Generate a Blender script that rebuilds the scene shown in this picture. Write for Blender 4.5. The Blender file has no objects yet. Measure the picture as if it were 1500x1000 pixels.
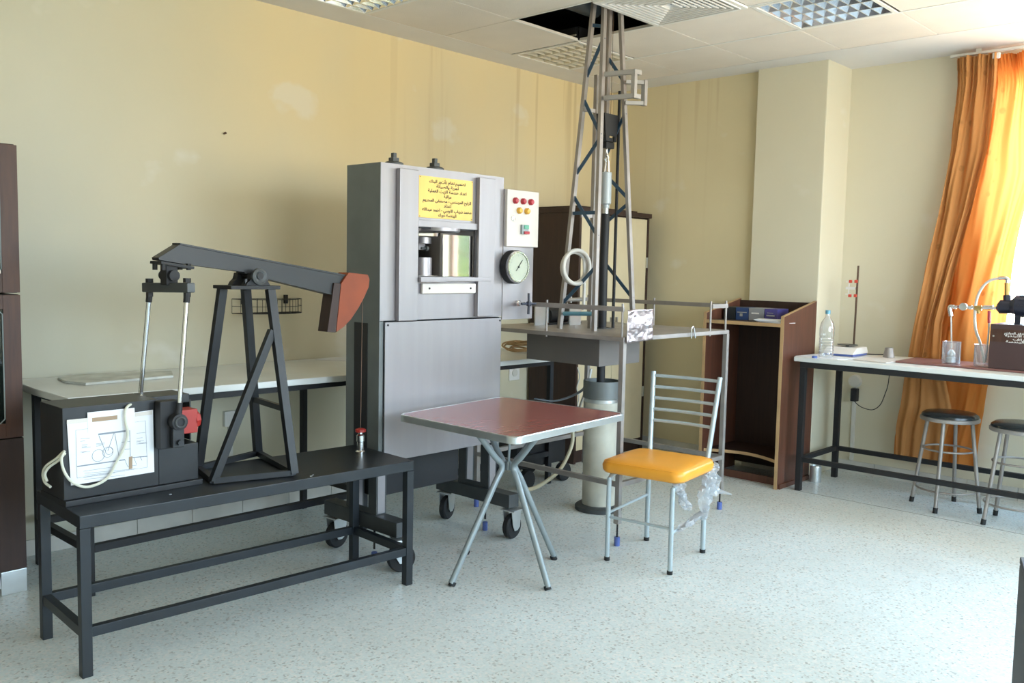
import bpy, bmesh, math, random
from math import sin, cos, pi, radians as rad
from mathutils import Vector as V, Matrix as MX, noise
random.seed(7)
SC = bpy.context.scene
COL = SC.collection

# ------------------------------------------------------------------ camera
FPX, YAW, PIT, ROL = 1315.0, rad(43.013), rad(4.6865), rad(1.162)
CAMP = V((0, 0, 1.4))
_fw = V((cos(YAW)*cos(PIT), sin(YAW)*cos(PIT), -sin(PIT)))
_r0 = V((sin(YAW), -cos(YAW), 0)); _u0 = _r0.cross(_fw)
_r = _r0*cos(ROL) + _u0*sin(ROL); _u = _u0*cos(ROL) - _r0*sin(ROL)
cam = bpy.data.cameras.new('camera'); camo = bpy.data.objects.new('camera', cam); COL.objects.link(camo)
cam.sensor_width = 36; cam.lens = FPX/1500*36; cam.clip_start = 0.05; cam.clip_end = 200
camo.matrix_world = MX(((_r.x, _u.x, -_fw.x, CAMP.x), (_r.y, _u.y, -_fw.y, CAMP.y), (_r.z, _u.z, -_fw.z, CAMP.z), (0, 0, 0, 1)))
SC.camera = camo

def at(px, py, ax, val):
    """point where the sight line of a measured pixel meets the plane axis=val"""
    d = _fw + _r*((px-750)/FPX) + _u*((500-py)/FPX)
    t = (val-CAMP[ax])/d[ax]
    return CAMP + d*t

# ------------------------------------------------------------------ world, light, exposure
SC.view_settings.view_transform = 'Standard'; SC.view_settings.look = 'None'
SC.view_settings.gamma = 1; SC.view_settings.use_curve_mapping = False
SC.view_settings.exposure = 1.17
SKY = 9.0
W = bpy.data.worlds.new('daylight'); SC.world = W; W.use_nodes = True
nt = W.node_tree; nt.nodes.clear()
o = nt.nodes.new('ShaderNodeOutputWorld'); bg = nt.nodes.new('ShaderNodeBackground')
tc = nt.nodes.new('ShaderNodeTexCoord'); sp = nt.nodes.new('ShaderNodeSeparateXYZ'); cr = nt.nodes.new('ShaderNodeValToRGB')
mr = nt.nodes.new('ShaderNodeMapRange'); mr.inputs[1].default_value = -1; mr.inputs[2].default_value = 1
nt.links.new(tc.outputs['Generated'], sp.inputs[0]); nt.links.new(sp.outputs['Z'], mr.inputs[0])
nt.links.new(mr.outputs[0], cr.inputs[0]); nt.links.new(cr.outputs[0], bg.inputs[0]); nt.links.new(bg.outputs[0], o.inputs[0])
bg.inputs[1].default_value = SKY
e = cr.color_ramp.elements
e[0].position = 0.0; e[0].color = (.60, .55, .44, 1)
e[1].position = 1.0; e[1].color = (.38, .66, 1.0, 1)
for p, c in ((.49, (.64, .58, .46, 1)), (.515, (.74, .86, .97, 1)), (.68, (.50, .76, 1.0, 1))):
    k = e.new(p); k.color = c

def portal(name, loc, rot, sx, sy):
    L = bpy.data.lights.new(name, 'AREA'); L.shape = 'RECTANGLE'; L.size = sx; L.size_y = sy
    L.cycles.is_portal = True
    ob = bpy.data.objects.new(name, L); COL.objects.link(ob); ob.location = loc; ob.rotation_euler = rot
H = 2.825
WXR = 6.26          # inner face of the window wall
BY = -3.0           # wall behind the camera
WIN_R = [(-.27, 1.74), (-2.75, -1.05)]        # window spans along y in the right wall
WIN_B = [(.2, 2.3), (2.9, 5.2)]               # window spans along x in the wall behind
WZ = (.95, 2.68)
for a, b in WIN_R:
    portal('window_portal', (WXR+.2, (a+b)/2, (WZ[0]+WZ[1])/2), (0, rad(90), 0), WZ[1]-WZ[0], b-a)
for a, b in WIN_B:
    portal('window_portal', ((a+b)/2, BY-.2, (WZ[0]+WZ[1])/2), (rad(90), 0, 0), b-a, WZ[1]-WZ[0])

# ------------------------------------------------------------------ materials
def mat(name, col, rough=.6, metal=0.0, var=0.0, scale=8.0, stretch=(1, 1, 1), bump=0.0, bscale=60.0, spec=None, coat=0.0, aniso=0.0):
    m = bpy.data.materials.new(name); m.use_nodes = True
    n = m.node_tree.nodes; l = m.node_tree.links; b = n['Principled BSDF']
    b.inputs['Base Color'].default_value = (*col, 1); b.inputs['Roughness'].default_value = rough
    b.inputs['Metallic'].default_value = metal
    if spec is not None: b.inputs['Specular IOR Level'].default_value = spec
    if coat: b.inputs['Coat Weight'].default_value = coat; b.inputs['Coat Roughness'].default_value = .12
    t = n.new('ShaderNodeTexCoord'); mp = n.new('ShaderNodeMapping'); mp.inputs['Scale'].default_value = stretch
    l.new(t.outputs['Object'], mp.inputs[0])
    ns = n.new('ShaderNodeTexNoise'); ns.inputs['Scale'].default_value = scale; ns.inputs['Detail'].default_value = 5
    l.new(mp.outputs[0], ns.inputs['Vector'])
    mx = n.new('ShaderNodeMix'); mx.data_type = 'RGBA'
    v = max(var, .03)
    mx.inputs[6].default_value = (*[c*(1-v) for c in col], 1); mx.inputs[7].default_value = (*[min(1, c*(1+v)) for c in col], 1)
    rp = n.new('ShaderNodeMapRange'); rp.inputs[1].default_value = .3; rp.inputs[2].default_value = .7
    l.new(ns.outputs[0], rp.inputs[0]); l.new(rp.outputs[0], mx.inputs[0]); l.new(mx.outputs[2], b.inputs['Base Color'])
    if bump:
        n2 = n.new('ShaderNodeTexNoise'); n2.inputs['Scale'].default_value = bscale; n2.inputs['Detail'].default_value = 4
        l.new(mp.outputs[0], n2.inputs['Vector'])
        bp = n.new('ShaderNodeBump'); bp.inputs['Strength'].default_value = bump; bp.inputs['Distance'].default_value = .01
        l.new(n2.outputs[0], bp.inputs['Height']); l.new(bp.outputs[0], b.inputs['Normal'])
    return m

def clear_mat(name, tint, gloss=.08, rough=.03, haze=0, edge=.85):
    m = bpy.data.materials.new(name); m.use_nodes = True
    n = m.node_tree.nodes; l = m.node_tree.links; n.clear()
    out = n.new('ShaderNodeOutputMaterial'); tr = n.new('ShaderNodeBsdfTransparent'); gl = n.new('ShaderNodeBsdfGlossy')
    tr.inputs[0].default_value = (*tint, 1); gl.inputs['Roughness'].default_value = rough
    lw = n.new('ShaderNodeLayerWeight'); lw.inputs[0].default_value = .25
    mp = n.new('ShaderNodeMapRange'); mp.inputs[3].default_value = gloss; mp.inputs[4].default_value = edge
    l.new(lw.outputs['Facing'], mp.inputs[0])
    mx = n.new('ShaderNodeMixShader'); l.new(mp.outputs[0], mx.inputs[0]); l.new(tr.outputs[0], mx.inputs[1]); l.new(gl.outputs[0], mx.inputs[2])
    if haze:
        df = n.new('ShaderNodeBsdfDiffuse'); df.inputs[0].default_value = (.85, .87, .9, 1); tl = n.new('ShaderNodeBsdfTranslucent'); tl.inputs[0].default_value = (.85, .87, .9, 1)
        m1 = n.new('ShaderNodeMixShader'); l.new(df.outputs[0], m1.inputs[1]); l.new(tl.outputs[0], m1.inputs[2])
        m2 = n.new('ShaderNodeMixShader'); m2.inputs[0].default_value = haze; l.new(mx.outputs[0], m2.inputs[1]); l.new(m1.outputs[0], m2.inputs[2]); mx = m2
    l.new(mx.outputs[0], out.inputs[0])
    return m

def wall_mat(name, base, yellow, grey, drips=True, ymin=0.0, ymax=1.0):
    """old emulsion paint: broad yellow and grey fields, white filler patches, water runs from the ceiling"""
    m = bpy.data.materials.new(name); m.use_nodes = True
    n = m.node_tree.nodes; l = m.node_tree.links; b = n['Principled BSDF']; b.inputs['Roughness'].default_value = .55
    b.inputs['Specular IOR Level'].default_value = .35
    t = n.new('ShaderNodeTexCoord')
    def noise(scale, st, det=3):
        mp = n.new('ShaderNodeMapping'); mp.inputs['Scale'].default_value = st; l.new(t.outputs['Object'], mp.inputs[0])
        x = n.new('ShaderNodeTexNoise'); x.inputs['Scale'].default_value = scale; x.inputs['Detail'].default_value = det
        l.new(mp.outputs[0], x.inputs['Vector']); return x.outputs[0]
    def rng(v, a, b_, c=0, d=1):
        x = n.new('ShaderNodeMapRange'); x.inputs[1].default_value = a; x.inputs[2].default_value = b_
        x.inputs[3].default_value = c; x.inputs[4].default_value = d
        l.new(v, x.inputs[0]); return x.outputs[0]
    def mix(f, a, b_):
        x = n.new('ShaderNodeMix'); x.data_type = 'RGBA'
        l.new(f, x.inputs[0])
        for i, c in ((6, a), (7, b_)):
            if isinstance(c, tuple): x.inputs[i].default_value = (*c, 1)
            else: l.new(c, x.inputs[i])
        return x.outputs[2]
    def mul(a, b_):
        x = n.new('ShaderNodeMath'); x.operation = 'MULTIPLY'; l.new(a, x.inputs[0])
        if isinstance(b_, float): x.inputs[1].default_value = b_
        else: l.new(b_, x.inputs[1])
        return x.outputs[0]
    sx = n.new('ShaderNodeSeparateXYZ'); l.new(t.outputs['Object'], sx.inputs[0])
    c = mix(rng(noise(.9, (1, 1, 1)), .35, .65), base, grey)
    if yellow:
        fx = rng(sx.outputs['X'], ymin, ymax); fz = rng(sx.outputs['Z'], .6, 2.3, .25, 1)
        k = mul(mul(fx, fz), rng(noise(1.3, (1, 1, .6)), .2, .6, .55, 1))
        c = mix(k, c, yellow)
    # filler patches with an edge of their own
    f = rng(noise(2.2, (1, 1, 1.3), 4), .64, .70, 0, .35)
    c = mix(f, c, (.78, .76, .70))
    if drips:
        d = rng(noise(9, (1.6, 1.6, .05), 2), .56, .66); zt = rng(sx.outputs['Z'], 1.3, 2.75)
        mk = rng(sx.outputs['X'], 3.3, 4.4) if yellow else rng(sx.outputs['Z'], 1.0, 2.7, 0, .6)
        c = mix(mul(mul(mul(d, zt), mk), .45), c, (.50, .36, .19))
    l.new(c, b.inputs['Base Color'])
    bp = n.new('ShaderNodeBump'); bp.inputs['Strength'].default_value = .12; bp.inputs['Distance'].default_value = .01
    l.new(noise(14, (1, 1, 1), 6), bp.inputs['Height']); l.new(bp.outputs[0], b.inputs['Normal'])
    return m

def terrazzo():
    m = bpy.data.materials.new('terrazzo'); m.use_nodes = True
    n = m.node_tree.nodes; l = m.node_tree.links; b = n['Principled BSDF']
    t = n.new('ShaderNodeTexCoord')
    def vor(s):
        v = n.new('ShaderNodeTexVoronoi'); v.inputs['Scale'].default_value = s; l.new(t.outputs['Object'], v.inputs['Vector']); return v
    v = vor(120); sp_ = n.new('ShaderNodeSeparateColor'); l.new(v.outputs['Color'], sp_.inputs[0])
    cr = n.new('ShaderNodeValToRGB'); l.new(sp_.outputs[0], cr.inputs[0]); cr.color_ramp.interpolation = 'CONSTANT'
    e = cr.color_ramp.elements
    e[0].color = (.70, .76, .75, 1); e[1].position = .5; e[1].color = (.63, .68, .67, 1)
    for p, c in ((.7, (.80, .80, .77, 1)), (.86, (.42, .43, .41, 1)), (.90, (.54, .53, .49, 1)), (.93, (.76, .75, .72, 1))):
        k = e.new(p); k.color = c
    ns = n.new('ShaderNodeTexNoise'); ns.inputs['Scale'].default_value = 1.6; ns.inputs['Detail'].default_value = 6; l.new(t.outputs['Object'], ns.inputs['Vector'])
    mr = n.new('ShaderNodeMapRange'); mr.inputs[1].default_value = .35; mr.inputs[2].default_value = .7; mr.inputs[3].default_value = 0; mr.inputs[4].default_value = .35
    l.new(ns.outputs[0], mr.inputs[0])
    mx = n.new('ShaderNodeMix'); mx.data_type = 'RGBA'; l.new(mr.outputs[0], mx.inputs[0]); l.new(cr.outputs[0], mx.inputs[6]); mx.inputs[7].default_value = (.52, .53, .49, 1)
    l.new(mx.outputs[2], b.inputs['Base Color'])
    b.inputs['Roughness'].default_value = .38; b.inputs['Specular IOR Level'].default_value = .4
    return m

def wood(name, c1, c2, rough=.4, axis=(14, 14, 1.2)):
    m = mat(name, c1, rough)
    n = m.node_tree.nodes; l = m.node_tree.links; b = n['Principled BSDF']
    t = n.new('ShaderNodeTexCoord'); mp = n.new('ShaderNodeMapping'); mp.inputs['Scale'].default_value = axis; l.new(t.outputs['Object'], mp.inputs[0])
    x = n.new('ShaderNodeTexNoise'); x.inputs['Scale'].default_value = 3; x.inputs['Detail'].default_value = 8; x.inputs['Distortion'].default_value = .6
    l.new(mp.outputs[0], x.inputs['Vector'])
    mx = n.new('ShaderNodeMix'); mx.data_type = 'RGBA'; mx.inputs[6].default_value = (*c1, 1); mx.inputs[7].default_value = (*c2, 1)
    r = n.new('ShaderNodeMapRange'); r.inputs[1].default_value = .35; r.inputs[2].default_value = .65; l.new(x.outputs[0], r.inputs[0]); l.new(r.outputs[0], mx.inputs[0])
    l.new(mx.outputs[2], b.inputs['Base Color'])
    return m

def cloth_mat(name, col, trans):
    m = bpy.data.materials.new(name); m.use_nodes = True
    n = m.node_tree.nodes; l = m.node_tree.links; n.clear()
    out = n.new('ShaderNodeOutputMaterial'); d = n.new('ShaderNodeBsdfDiffuse'); tr = n.new('ShaderNodeBsdfTranslucent'); mx = n.new('ShaderNodeMixShader')
    t = n.new('ShaderNodeTexCoord'); v = n.new('ShaderNodeTexVoronoi'); v.inputs['Scale'].default_value = 7; l.new(t.outputs['Object'], v.inputs['Vector'])
    r = n.new('ShaderNodeMapRange'); r.inputs[1].default_value = .10; r.inputs[2].default_value = .16; r.inputs[3].default_value = 1; r.inputs[4].default_value = 0
    l.new(v.outputs['Distance'], r.inputs[0])
    ns = n.new('ShaderNodeTexNoise'); ns.inputs['Scale'].default_value = 70; l.new(t.outputs['Object'], ns.inputs['Vector'])
    mu = n.new('ShaderNodeMath'); mu.operation = 'MULTIPLY'; l.new(r.outputs[0], mu.inputs[0]); l.new(ns.outputs[0], mu.inputs[1])
    c = n.new('ShaderNodeMix'); c.data_type = 'RGBA'; l.new(mu.outputs[0], c.inputs[0]); c.inputs[6].default_value = (*col, 1); c.inputs[7].default_value = (*[x*.55 for x in col], 1)
    l.new(c.outputs[2], d.inputs[0]); l.new(c.outputs[2], tr.inputs[0]); mx.inputs[0].default_value = trans
    l.new(d.outputs[0], mx.inputs[1]); l.new(tr.outputs[0], mx.inputs[2]); l.new(mx.outputs[0], out.inputs[0])
    return m

M = dict(
 wall_l=wall_mat('yellowed_wall_paint', (.63, .60, .47), (.77, .62, .35), (.56, .55, .44), True, 1.6, 3.0),
 wall_r=wall_mat('cream_wall_paint', (.74, .65, .43), None, (.68, .59, .38), True),
 wall_col=wall_mat('pale_cream_paint', (.74, .69, .54), None, (.70, .65, .50), False),
 floor=terrazzo(),
 tile=mat('ceiling_tile', (.82, .75, .67), .9, var=.04, scale=3, bump=.15, bscale=120),
 plaster=mat('white_plaster', (.80, .77, .74), .8, var=.05, scale=2),
 void=mat('dark_void', (.012, .012, .014), .9),
 tbar=mat('white_tbar', (.82, .80, .76), .5),
 skirting=mat('marble_skirting', (.62, .60, .55), .4, var=.15, scale=4),
 groove=mat('dirty_joint', (.25, .26, .24), .8),
 marble=mat('white_marble', (.78, .80, .78), .3, var=.08, scale=2.5),
 marble_old=mat('grey_marble_offcut', (.62, .64, .60), .5, var=.25, scale=9),
 black=mat('black_enamel', (.011, .0125, .015), .42, var=.2),
 blackm=mat('black_matt', (.012, .012, .014), .6),
 bench=mat('slate_black_paint', (.012, .016, .021), .40, var=.2),
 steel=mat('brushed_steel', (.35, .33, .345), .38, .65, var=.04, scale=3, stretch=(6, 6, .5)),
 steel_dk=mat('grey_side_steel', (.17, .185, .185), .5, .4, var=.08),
 mirror=mat('polished_steel', (.90, .88, .86), .04, 1.0),
 chrome=mat('chrome', (.75, .75, .76), .15, 1.0),
 galv=mat('bare_steel_tube', (.36, .33, .31), .5, .6, var=.15),
 tubegrey=mat('grey_painted_tube', (.27, .31, .32), .35, .2, var=.08),
 chairgrey=mat('pale_grey_tube', (.46, .53, .56), .3, .2),
 dkgrey=mat('dark_grey_steel', (.075, .08, .082), .45, .3, var=.2),
 blue=mat('dark_blue_paint', (.03, .075, .13), .45),
 ltblue=mat('light_blue_plastic', (.15, .38, .52), .4),
 bluecap=mat('blue_plastic', (.10, .15, .42), .35),
 rubber=mat('black_rubber', (.015, .015, .016), .7),
 zinc=mat('zinc_plate', (.62, .65, .66), .3, .8, var=.1),
 orange=mat('orange_brown_paint', (.25, .045, .008), .6, var=.15),
 red=mat('red_paint', (.36, .025, .018), .45),
 redlamp=mat('red_lens', (.45, .03, .05), .2), yellowlamp=mat('amber_lens', (.75, .42, .06), .2),
 yellow=mat('yellow_brass_plate', (.78, .52, .14), .3, .2, var=.12, scale=6, stretch=(1, 1, .2)),
 ink=mat('black_ink', (.03, .03, .03), .6), inkgrey=mat('grey_ink', (.25, .28, .33), .7),
 white=mat('white_enamel', (.82, .80, .77), .4), offwhite=mat('ivory_enamel', (.68, .63, .58), .4),
 paper=mat('white_paper', (.80, .81, .84), .7), tape=mat('brown_print', (.36, .25, .16), .6),
 dial=mat('dial_face', (.46, .50, .40), .3, coat=.6),
 greenbtn=mat('green_button', (.10, .38, .25), .3),
 darkwood=wood('dark_red_wood', (.085, .034, .018), (.055, .022, .013), .5),
 darkwood2=wood('dark_brown_wood', (.042, .019, .013), (.030, .014, .010), .6),
 podwood=wood('podium_veneer', (.135, .050, .030), (.095, .038, .024), .4),
 edge=mat('light_edge_strip', (.50, .32, .16), .5, var=.1),
 beige=mat('beige_door', (.66, .57, .38), .5, var=.03),
 blackglass=mat('dark_glass', (.01, .014, .012), .06, spec=.6),
 tabletop=wood('red_laminate', (.33, .105, .090), (.26, .080, .070), .22, (3, 20, 3)),
 vinyl=mat('orange_vinyl', (.86, .36, .035), .36, var=.05, bump=.05, bscale=30),
 seatblack=mat('black_vinyl', (.015, .02, .024), .25),
 bag=clear_mat('thin_plastic_film', (.93, .95, .97), .28, .3, .38),
 glass=clear_mat('window_glass', (.98, .985, .985), .0, .0, 0, .09),
 labglass=clear_mat('lab_glass', (.95, .96, .97), .12, .05, .09),
 pet=clear_mat('bottle_plastic', (.94, .97, .98), .14, .08, .12),
 curtain=cloth_mat('sheer_orange_curtain', (.74, .30, .08), .50), curtain2=cloth_mat('lined_tan_curtain', (.55, .26, .095), .14), traysteel=mat('warm_grey_steel', (.17, .155, .145), .5, .3), oldlouvre=mat('yellowed_louvre', (.62, .55, .42), .5, .1), bracket=mat('grey_channel_steel', (.38, .36, .34), .45, .4), swivel=mat('pale_grey_enamel', (.42, .46, .48), .35, .1),
 foil=mat('crinkled_foil', (.46, .40, .415), .34, .85, bump=.5, bscale=30),
 hose=mat('milky_hose', (.62, .60, .56), .3), hosey=mat('yellowed_hose', (.60, .54, .38), .4),
 strap=mat('blue_grey_strap', (.22, .26, .32), .5),
 cream=mat('cream_cable', (.66, .66, .56), .5),
 concrete=mat('cream_cylinder_paint', (.52, .50, .42), .5, var=.25, scale=5),
 rope=mat('brown_rope', (.38, .24, .11), .8), maroon=mat('maroon_box', (.065, .035, .035), .5),
 maroon_tray=mat('maroon_tray', (.22, .10, .09), .4), violet=mat('dark_motor', (.02, .022, .04), .35),
 brass=mat('brass', (.50, .34, .12), .35, .9), rust=mat('rusty_rod', (.12, .07, .045), .6, .4),
 navybox=mat('navy_carton', (.03, .07, .20), .5), violetbox=mat('violet_carton', (.07, .06, .24), .5), greybox=mat('grey_carton', (.30, .31, .33), .5),
 blackbox=mat('black_carton', (.015, .02, .025), .5), redclip=mat('red_clip', (.70, .08, .05), .5),
 louver=mat('mirror_louvre', (.80, .82, .86), .12, .95), lampwhite=mat('lamp_tube', (.85, .85, .85), .4),
 leaf=mat('leaf_green', (.034, .052, .008), 1.0, var=.4, scale=1.5, spec=.02), bark=mat('bark', (.10, .07, .05), .9),
 winframe=mat('brown_window_frame', (.20, .12, .08), .5), sock=mat('socket_white', (.70, .68, .62), .4),
)

# ------------------------------------------------------------------ mesh builder
class MB:
    def __init__(s): s.bm = bmesh.new()
    def _add(s, verts, faces, bev=0, seg=2):
        vs = [s.bm.verts.new(v) for v in verts]; fs = []
        for f in faces:
            try: fs.append(s.bm.faces.new([vs[i] for i in f]))
            except ValueError: pass
        if bev:
            es = list({e for f in fs for e in f.edges})
            bmesh.ops.bevel(s.bm, geom=es, offset=bev, segments=seg, affect='EDGES', profile=.5)
        return vs
    def box(s, x0, x1, y0, y1, z0, z1, bev=0, m=None, seg=2):
        vs = [V((x, y, z)) for x in (x0, x1) for y in (y0, y1) for z in (z0, z1)]
        if m is not None: vs = [m @ v for v in vs]
        s._add(vs, [(0, 1, 3, 2), (4, 6, 7, 5), (0, 4, 5, 1), (2, 3, 7, 6), (0, 2, 6, 4), (1, 5, 7, 3)], bev, seg); return s
    def bar(s, p0, p1, w, h, up=(0, 0, 1), bev=0):
        p0 = V(p0); p1 = V(p1); d = (p1-p0); L = d.length; d.normalize(); up = V(up)
        if abs(d.dot(up)) > .98: up = V((0, 1, 0))
        a = d.cross(up).normalized(); b = a.cross(d).normalized()
        m = MX(((d.x, a.x, b.x, p0.x), (d.y, a.y, b.y, p0.y), (d.z, a.z, b.z, p0.z), (0, 0, 0, 1)))
        return s.box(0, L, -w/2, w/2, -h/2, h/2, bev, m)
    def prism(s, pts, m, depth, bev=0):
        """pts in local xy, extruded along local z from 0 to depth, mapped by m"""
        n = len(pts)
        vs = [m @ V((x, y, 0)) for x, y in pts] + [m @ V((x, y, depth)) for x, y in pts]
        s._add(vs, [tuple(range(n))[::-1], tuple(range(n, 2*n))] + [(i, (i+1) % n, n+(i+1) % n, n+i) for i in range(n)], bev); return s
    def xz(s, pts, y0, y1, bev=0):
        return s.prism([(x, z) for x, z in pts], MX(((1, 0, 0, 0), (0, 0, 1, y0), (0, 1, 0, 0), (0, 0, 0, 1))), y1-y0, bev)
    def yz(s, pts, x0, x1, bev=0):
        return s.prism([(y, z) for y, z in pts], MX(((0, 0, 1, x0), (1, 0, 0, 0), (0, 1, 0, 0), (0, 0, 0, 1))), x1-x0, bev)
    def cyl(s, p0, p1, r, r1=None, n=20, caps=True):
        return s.tube([p0, p1], [r, r if r1 is None else r1], n, caps=caps)
    def tube(s, pts, r, n=8, closed=False, caps=True, smooth=0, flat=None):
        pts = [V(p) for p in pts]
        if smooth:
            q = []; N = len(pts)
            for i in range(N if closed else N-1):
                g = (lambda k: pts[k % N]) if closed else (lambda k: pts[min(max(k, 0), N-1)])
                a, b, c, d = g(i-1), g(i), g(i+1), g(i+2)
                for k in range(smooth):
                    t = k/smooth
                    q.append(.5*((2*b)+(c-a)*t+(2*a-5*b+4*c-d)*t*t+(3*b-a-3*c+d)*t**3))
            if not closed: q.append(pts[-1])
            pts = q
        N = len(pts); rr = r if isinstance(r, (list, tuple)) else [r]*N
        if len(rr) != N: rr = [rr[0]+(rr[-1]-rr[0])*i/(N-1) for i in range(N)]
        rings = []; prev = None
        for i, p in enumerate(pts):
            if closed: d = pts[(i+1) % N]-pts[i-1]
            else: d = pts[min(i+1, N-1)]-pts[max(i-1, 0)]
            d.normalize()
            if prev is None:
                a = d.orthogonal().normalized()
                if abs(d.z) < .9: a = d.cross(V((0, 0, 1))).normalized()
            else: a = (prev-d*prev.dot(d)).normalized()
            prev = a; b = d.cross(a)
            fx, fy = (1, 1) if flat is None else flat
            rings.append([s.bm.verts.new(p+(a*cos(2*pi*k/n)*fx+b*sin(2*pi*k/n)*fy)*rr[i]) for k in range(n)])
        for i in range(N if closed else N-1):
            A, B = rings[i], rings[(i+1) % N]
            for k in range(n): s.bm.faces.new([A[k], A[(k+1) % n], B[(k+1) % n], B[k]])
        if caps and not closed:
            s.bm.faces.new(rings[0][::-1]); s.bm.faces.new(rings[-1])
        return s
    def lathe(s, prof, c=(0, 0, 0), n=28, axis='z', caps=True):
        c = V(c); rings = []
        for r, z in prof:
            ring = []
            for k in range(n):
                a = 2*pi*k/n; q = V((r*cos(a), r*sin(a), z))
                if axis == 'x': q = V((q.z, q.x, q.y))
                if axis == 'y': q = V((q.x, -q.z, q.y))
                ring.append(s.bm.verts.new(c+q))
            rings.append(ring)
        for A, B in zip(rings, rings[1:]):
            for k in range(n): s.bm.faces.new([A[k], A[(k+1) % n], B[(k+1) % n], B[k]])
        if caps:
            if prof[0][0] > 0: s.bm.faces.new(rings[0][::-1])
            if prof[-1][0] > 0: s.bm.faces.new(rings[-1])
        return s
    def grid(s, f, nu, nv):
        g = [[s.bm.verts.new(f(i/nu, j/nv)) for j in range(nv+1)] for i in range(nu+1)]
        for i in range(nu):
            for j in range(nv): s.bm.faces.new([g[i][j], g[i+1][j], g[i+1][j+1], g[i][j+1]])
        return s
    def ring(s, c, R, r, normal=(0, 0, 1), n=32, m=8, sq=(1, 1)):
        nrm = V(normal).normalized(); a = nrm.orthogonal().normalized(); b = nrm.cross(a)
        return s.tube([V(c)+a*cos(2*pi*k/n)*R*sq[0]+b*sin(2*pi*k/n)*R*sq[1] for k in range(n)], r, m, closed=True)

WM = {}          # built matrices of roots and parts
def link(name, mb, m, parent=None, smooth=True, ang=35):
    bm = mb.bm
    bmesh.ops.remove_doubles(bm, verts=bm.verts, dist=1e-6)
    bmesh.ops.recalc_face_normals(bm, faces=bm.faces)
    me = bpy.data.meshes.new(name)
    root = parent
    while root is not None and root.parent is not None: root = root.parent
    if root is not None:
        bm.transform(WM[root.name].inverted())
    bm.to_mesh(me); bm.free()
    me.materials.append(m)
    if smooth:
        me.shade_smooth(); me.set_sharp_from_angle(angle=rad(ang))
    ob = bpy.data.objects.new(name, me); COL.objects.link(ob)
    if parent is not None: ob.parent = parent
    if smooth and len(me.polygons) < 900:
        wn_ = ob.modifiers.new('even_normals', 'WEIGHTED_NORMAL'); wn_.keep_sharp = True; wn_.weight = 90
    return ob
def thing(name, label, cat, loc=(0, 0, 0), rz=0.0, group=None):
    ob = bpy.data.objects.new(name, None); COL.objects.link(ob); ob.empty_display_size = .1
    ob.location = loc; ob.rotation_euler = (0, 0, rz)
    ob['label'] = label; ob['category'] = cat
    if group: ob['group'] = group
    WM[ob.name] = MX.Translation(loc) @ MX.Rotation(rz, 4, 'Z')
    return ob
def solo(name, mb, m, label, cat, group=None, **k):
    """a thing that is one mesh, origin at its base"""
    bm = mb.bm
    xs = [v.co for v in bm.verts]
    base = V(((min(v.x for v in xs)+max(v.x for v in xs))/2, (min(v.y for v in xs)+max(v.y for v in xs))/2, min(v.z for v in xs)))
    bm.transform(MX.Translation(-base))
    ob = link(name, mb, m, None, **k); ob.location = base
    WM[ob.name] = MX.Translation(base)
    ob['label'] = label; ob['category'] = cat
    if group: ob['group'] = group
    return ob
def struct(name, mb, m, parent=None, **k):
    ob = link(name, mb, m, parent, **k)
    if parent is None:
        ob['kind'] = 'structure'; WM[ob.name] = MX.Identity(4)
    return ob
def dup(root, loc, rz, label=None, group=None):
    r = root.copy(); COL.objects.link(r); r.location = loc; r.rotation_euler = (0, 0, rz)
    if label: r['label'] = label
    if group: r['group'] = group
    def rec(src, dst):
        for ch in list(src.children):
            c = ch.copy(); COL.objects.link(c); c.parent = dst; rec(ch, c)
    rec(root, r)
    return r

# Arabic joining for the printed texts (glyph forms + right-to-left order)
_AR = {'ا': ('FE8D','FE8E',None,None),'أ':('FE83','FE84',None,None),'إ':('FE87','FE88',None,None),'ب':('FE8F','FE90','FE91','FE92'),'ة':('FE93','FE94',None,None),
'ت':('FE95','FE96','FE97','FE98'),'ج':('FE9D','FE9E','FE9F','FEA0'),'ح':('FEA1','FEA2','FEA3','FEA4'),'خ':('FEA5','FEA6','FEA7','FEA8'),'د':('FEA9','FEAA',None,None),
'ذ':('FEAB','FEAC',None,None),'ر':('FEAD','FEAE',None,None),'ز':('FEAF','FEB0',None,None),'س':('FEB1','FEB2','FEB3','FEB4'),'ش':('FEB5','FEB6','FEB7','FEB8'),
'ص':('FEB9','FEBA','FEBB','FEBC'),'ض':('FEBD','FEBE','FEBF','FEC0'),'ط':('FEC1','FEC2','FEC3','FEC4'),'ظ':('FEC5','FEC6','FEC7','FEC8'),'ع':('FEC9','FECA','FECB','FECC'),
'غ':('FECD','FECE','FECF','FED0'),'ف':('FED1','FED2','FED3','FED4'),'ق':('FED5','FED6','FED7','FED8'),'ك':('FED9','FEDA','FEDB','FEDC'),'ل':('FEDD','FEDE','FEDF','FEE0'),
'م':('FEE1','FEE2','FEE3','FEE4'),'ن':('FEE5','FEE6','FEE7','FEE8'),'ه':('FEE9','FEEA','FEEB','FEEC'),'و':('FEED','FEEE',None,None),'ي':('FEF1','FEF2','FEF3','FEF4'),'ى':('FEEF','FEF0',None,None)}
def arabic(t):
    out = []
    for i, c in enumerate(t):
        if c not in _AR: out.append(c); continue
        f = _AR[c]
        pv = i > 0 and t[i-1] in _AR and _AR[t[i-1]][2] is not None
        nx = i < len(t)-1 and t[i+1] in _AR and f[2] is not None
        k = 3 if pv and nx else 2 if nx else 1 if pv else 0
        out.append(chr(int(f[k] or f[0], 16)))
    return ''.join(out[::-1])
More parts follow.
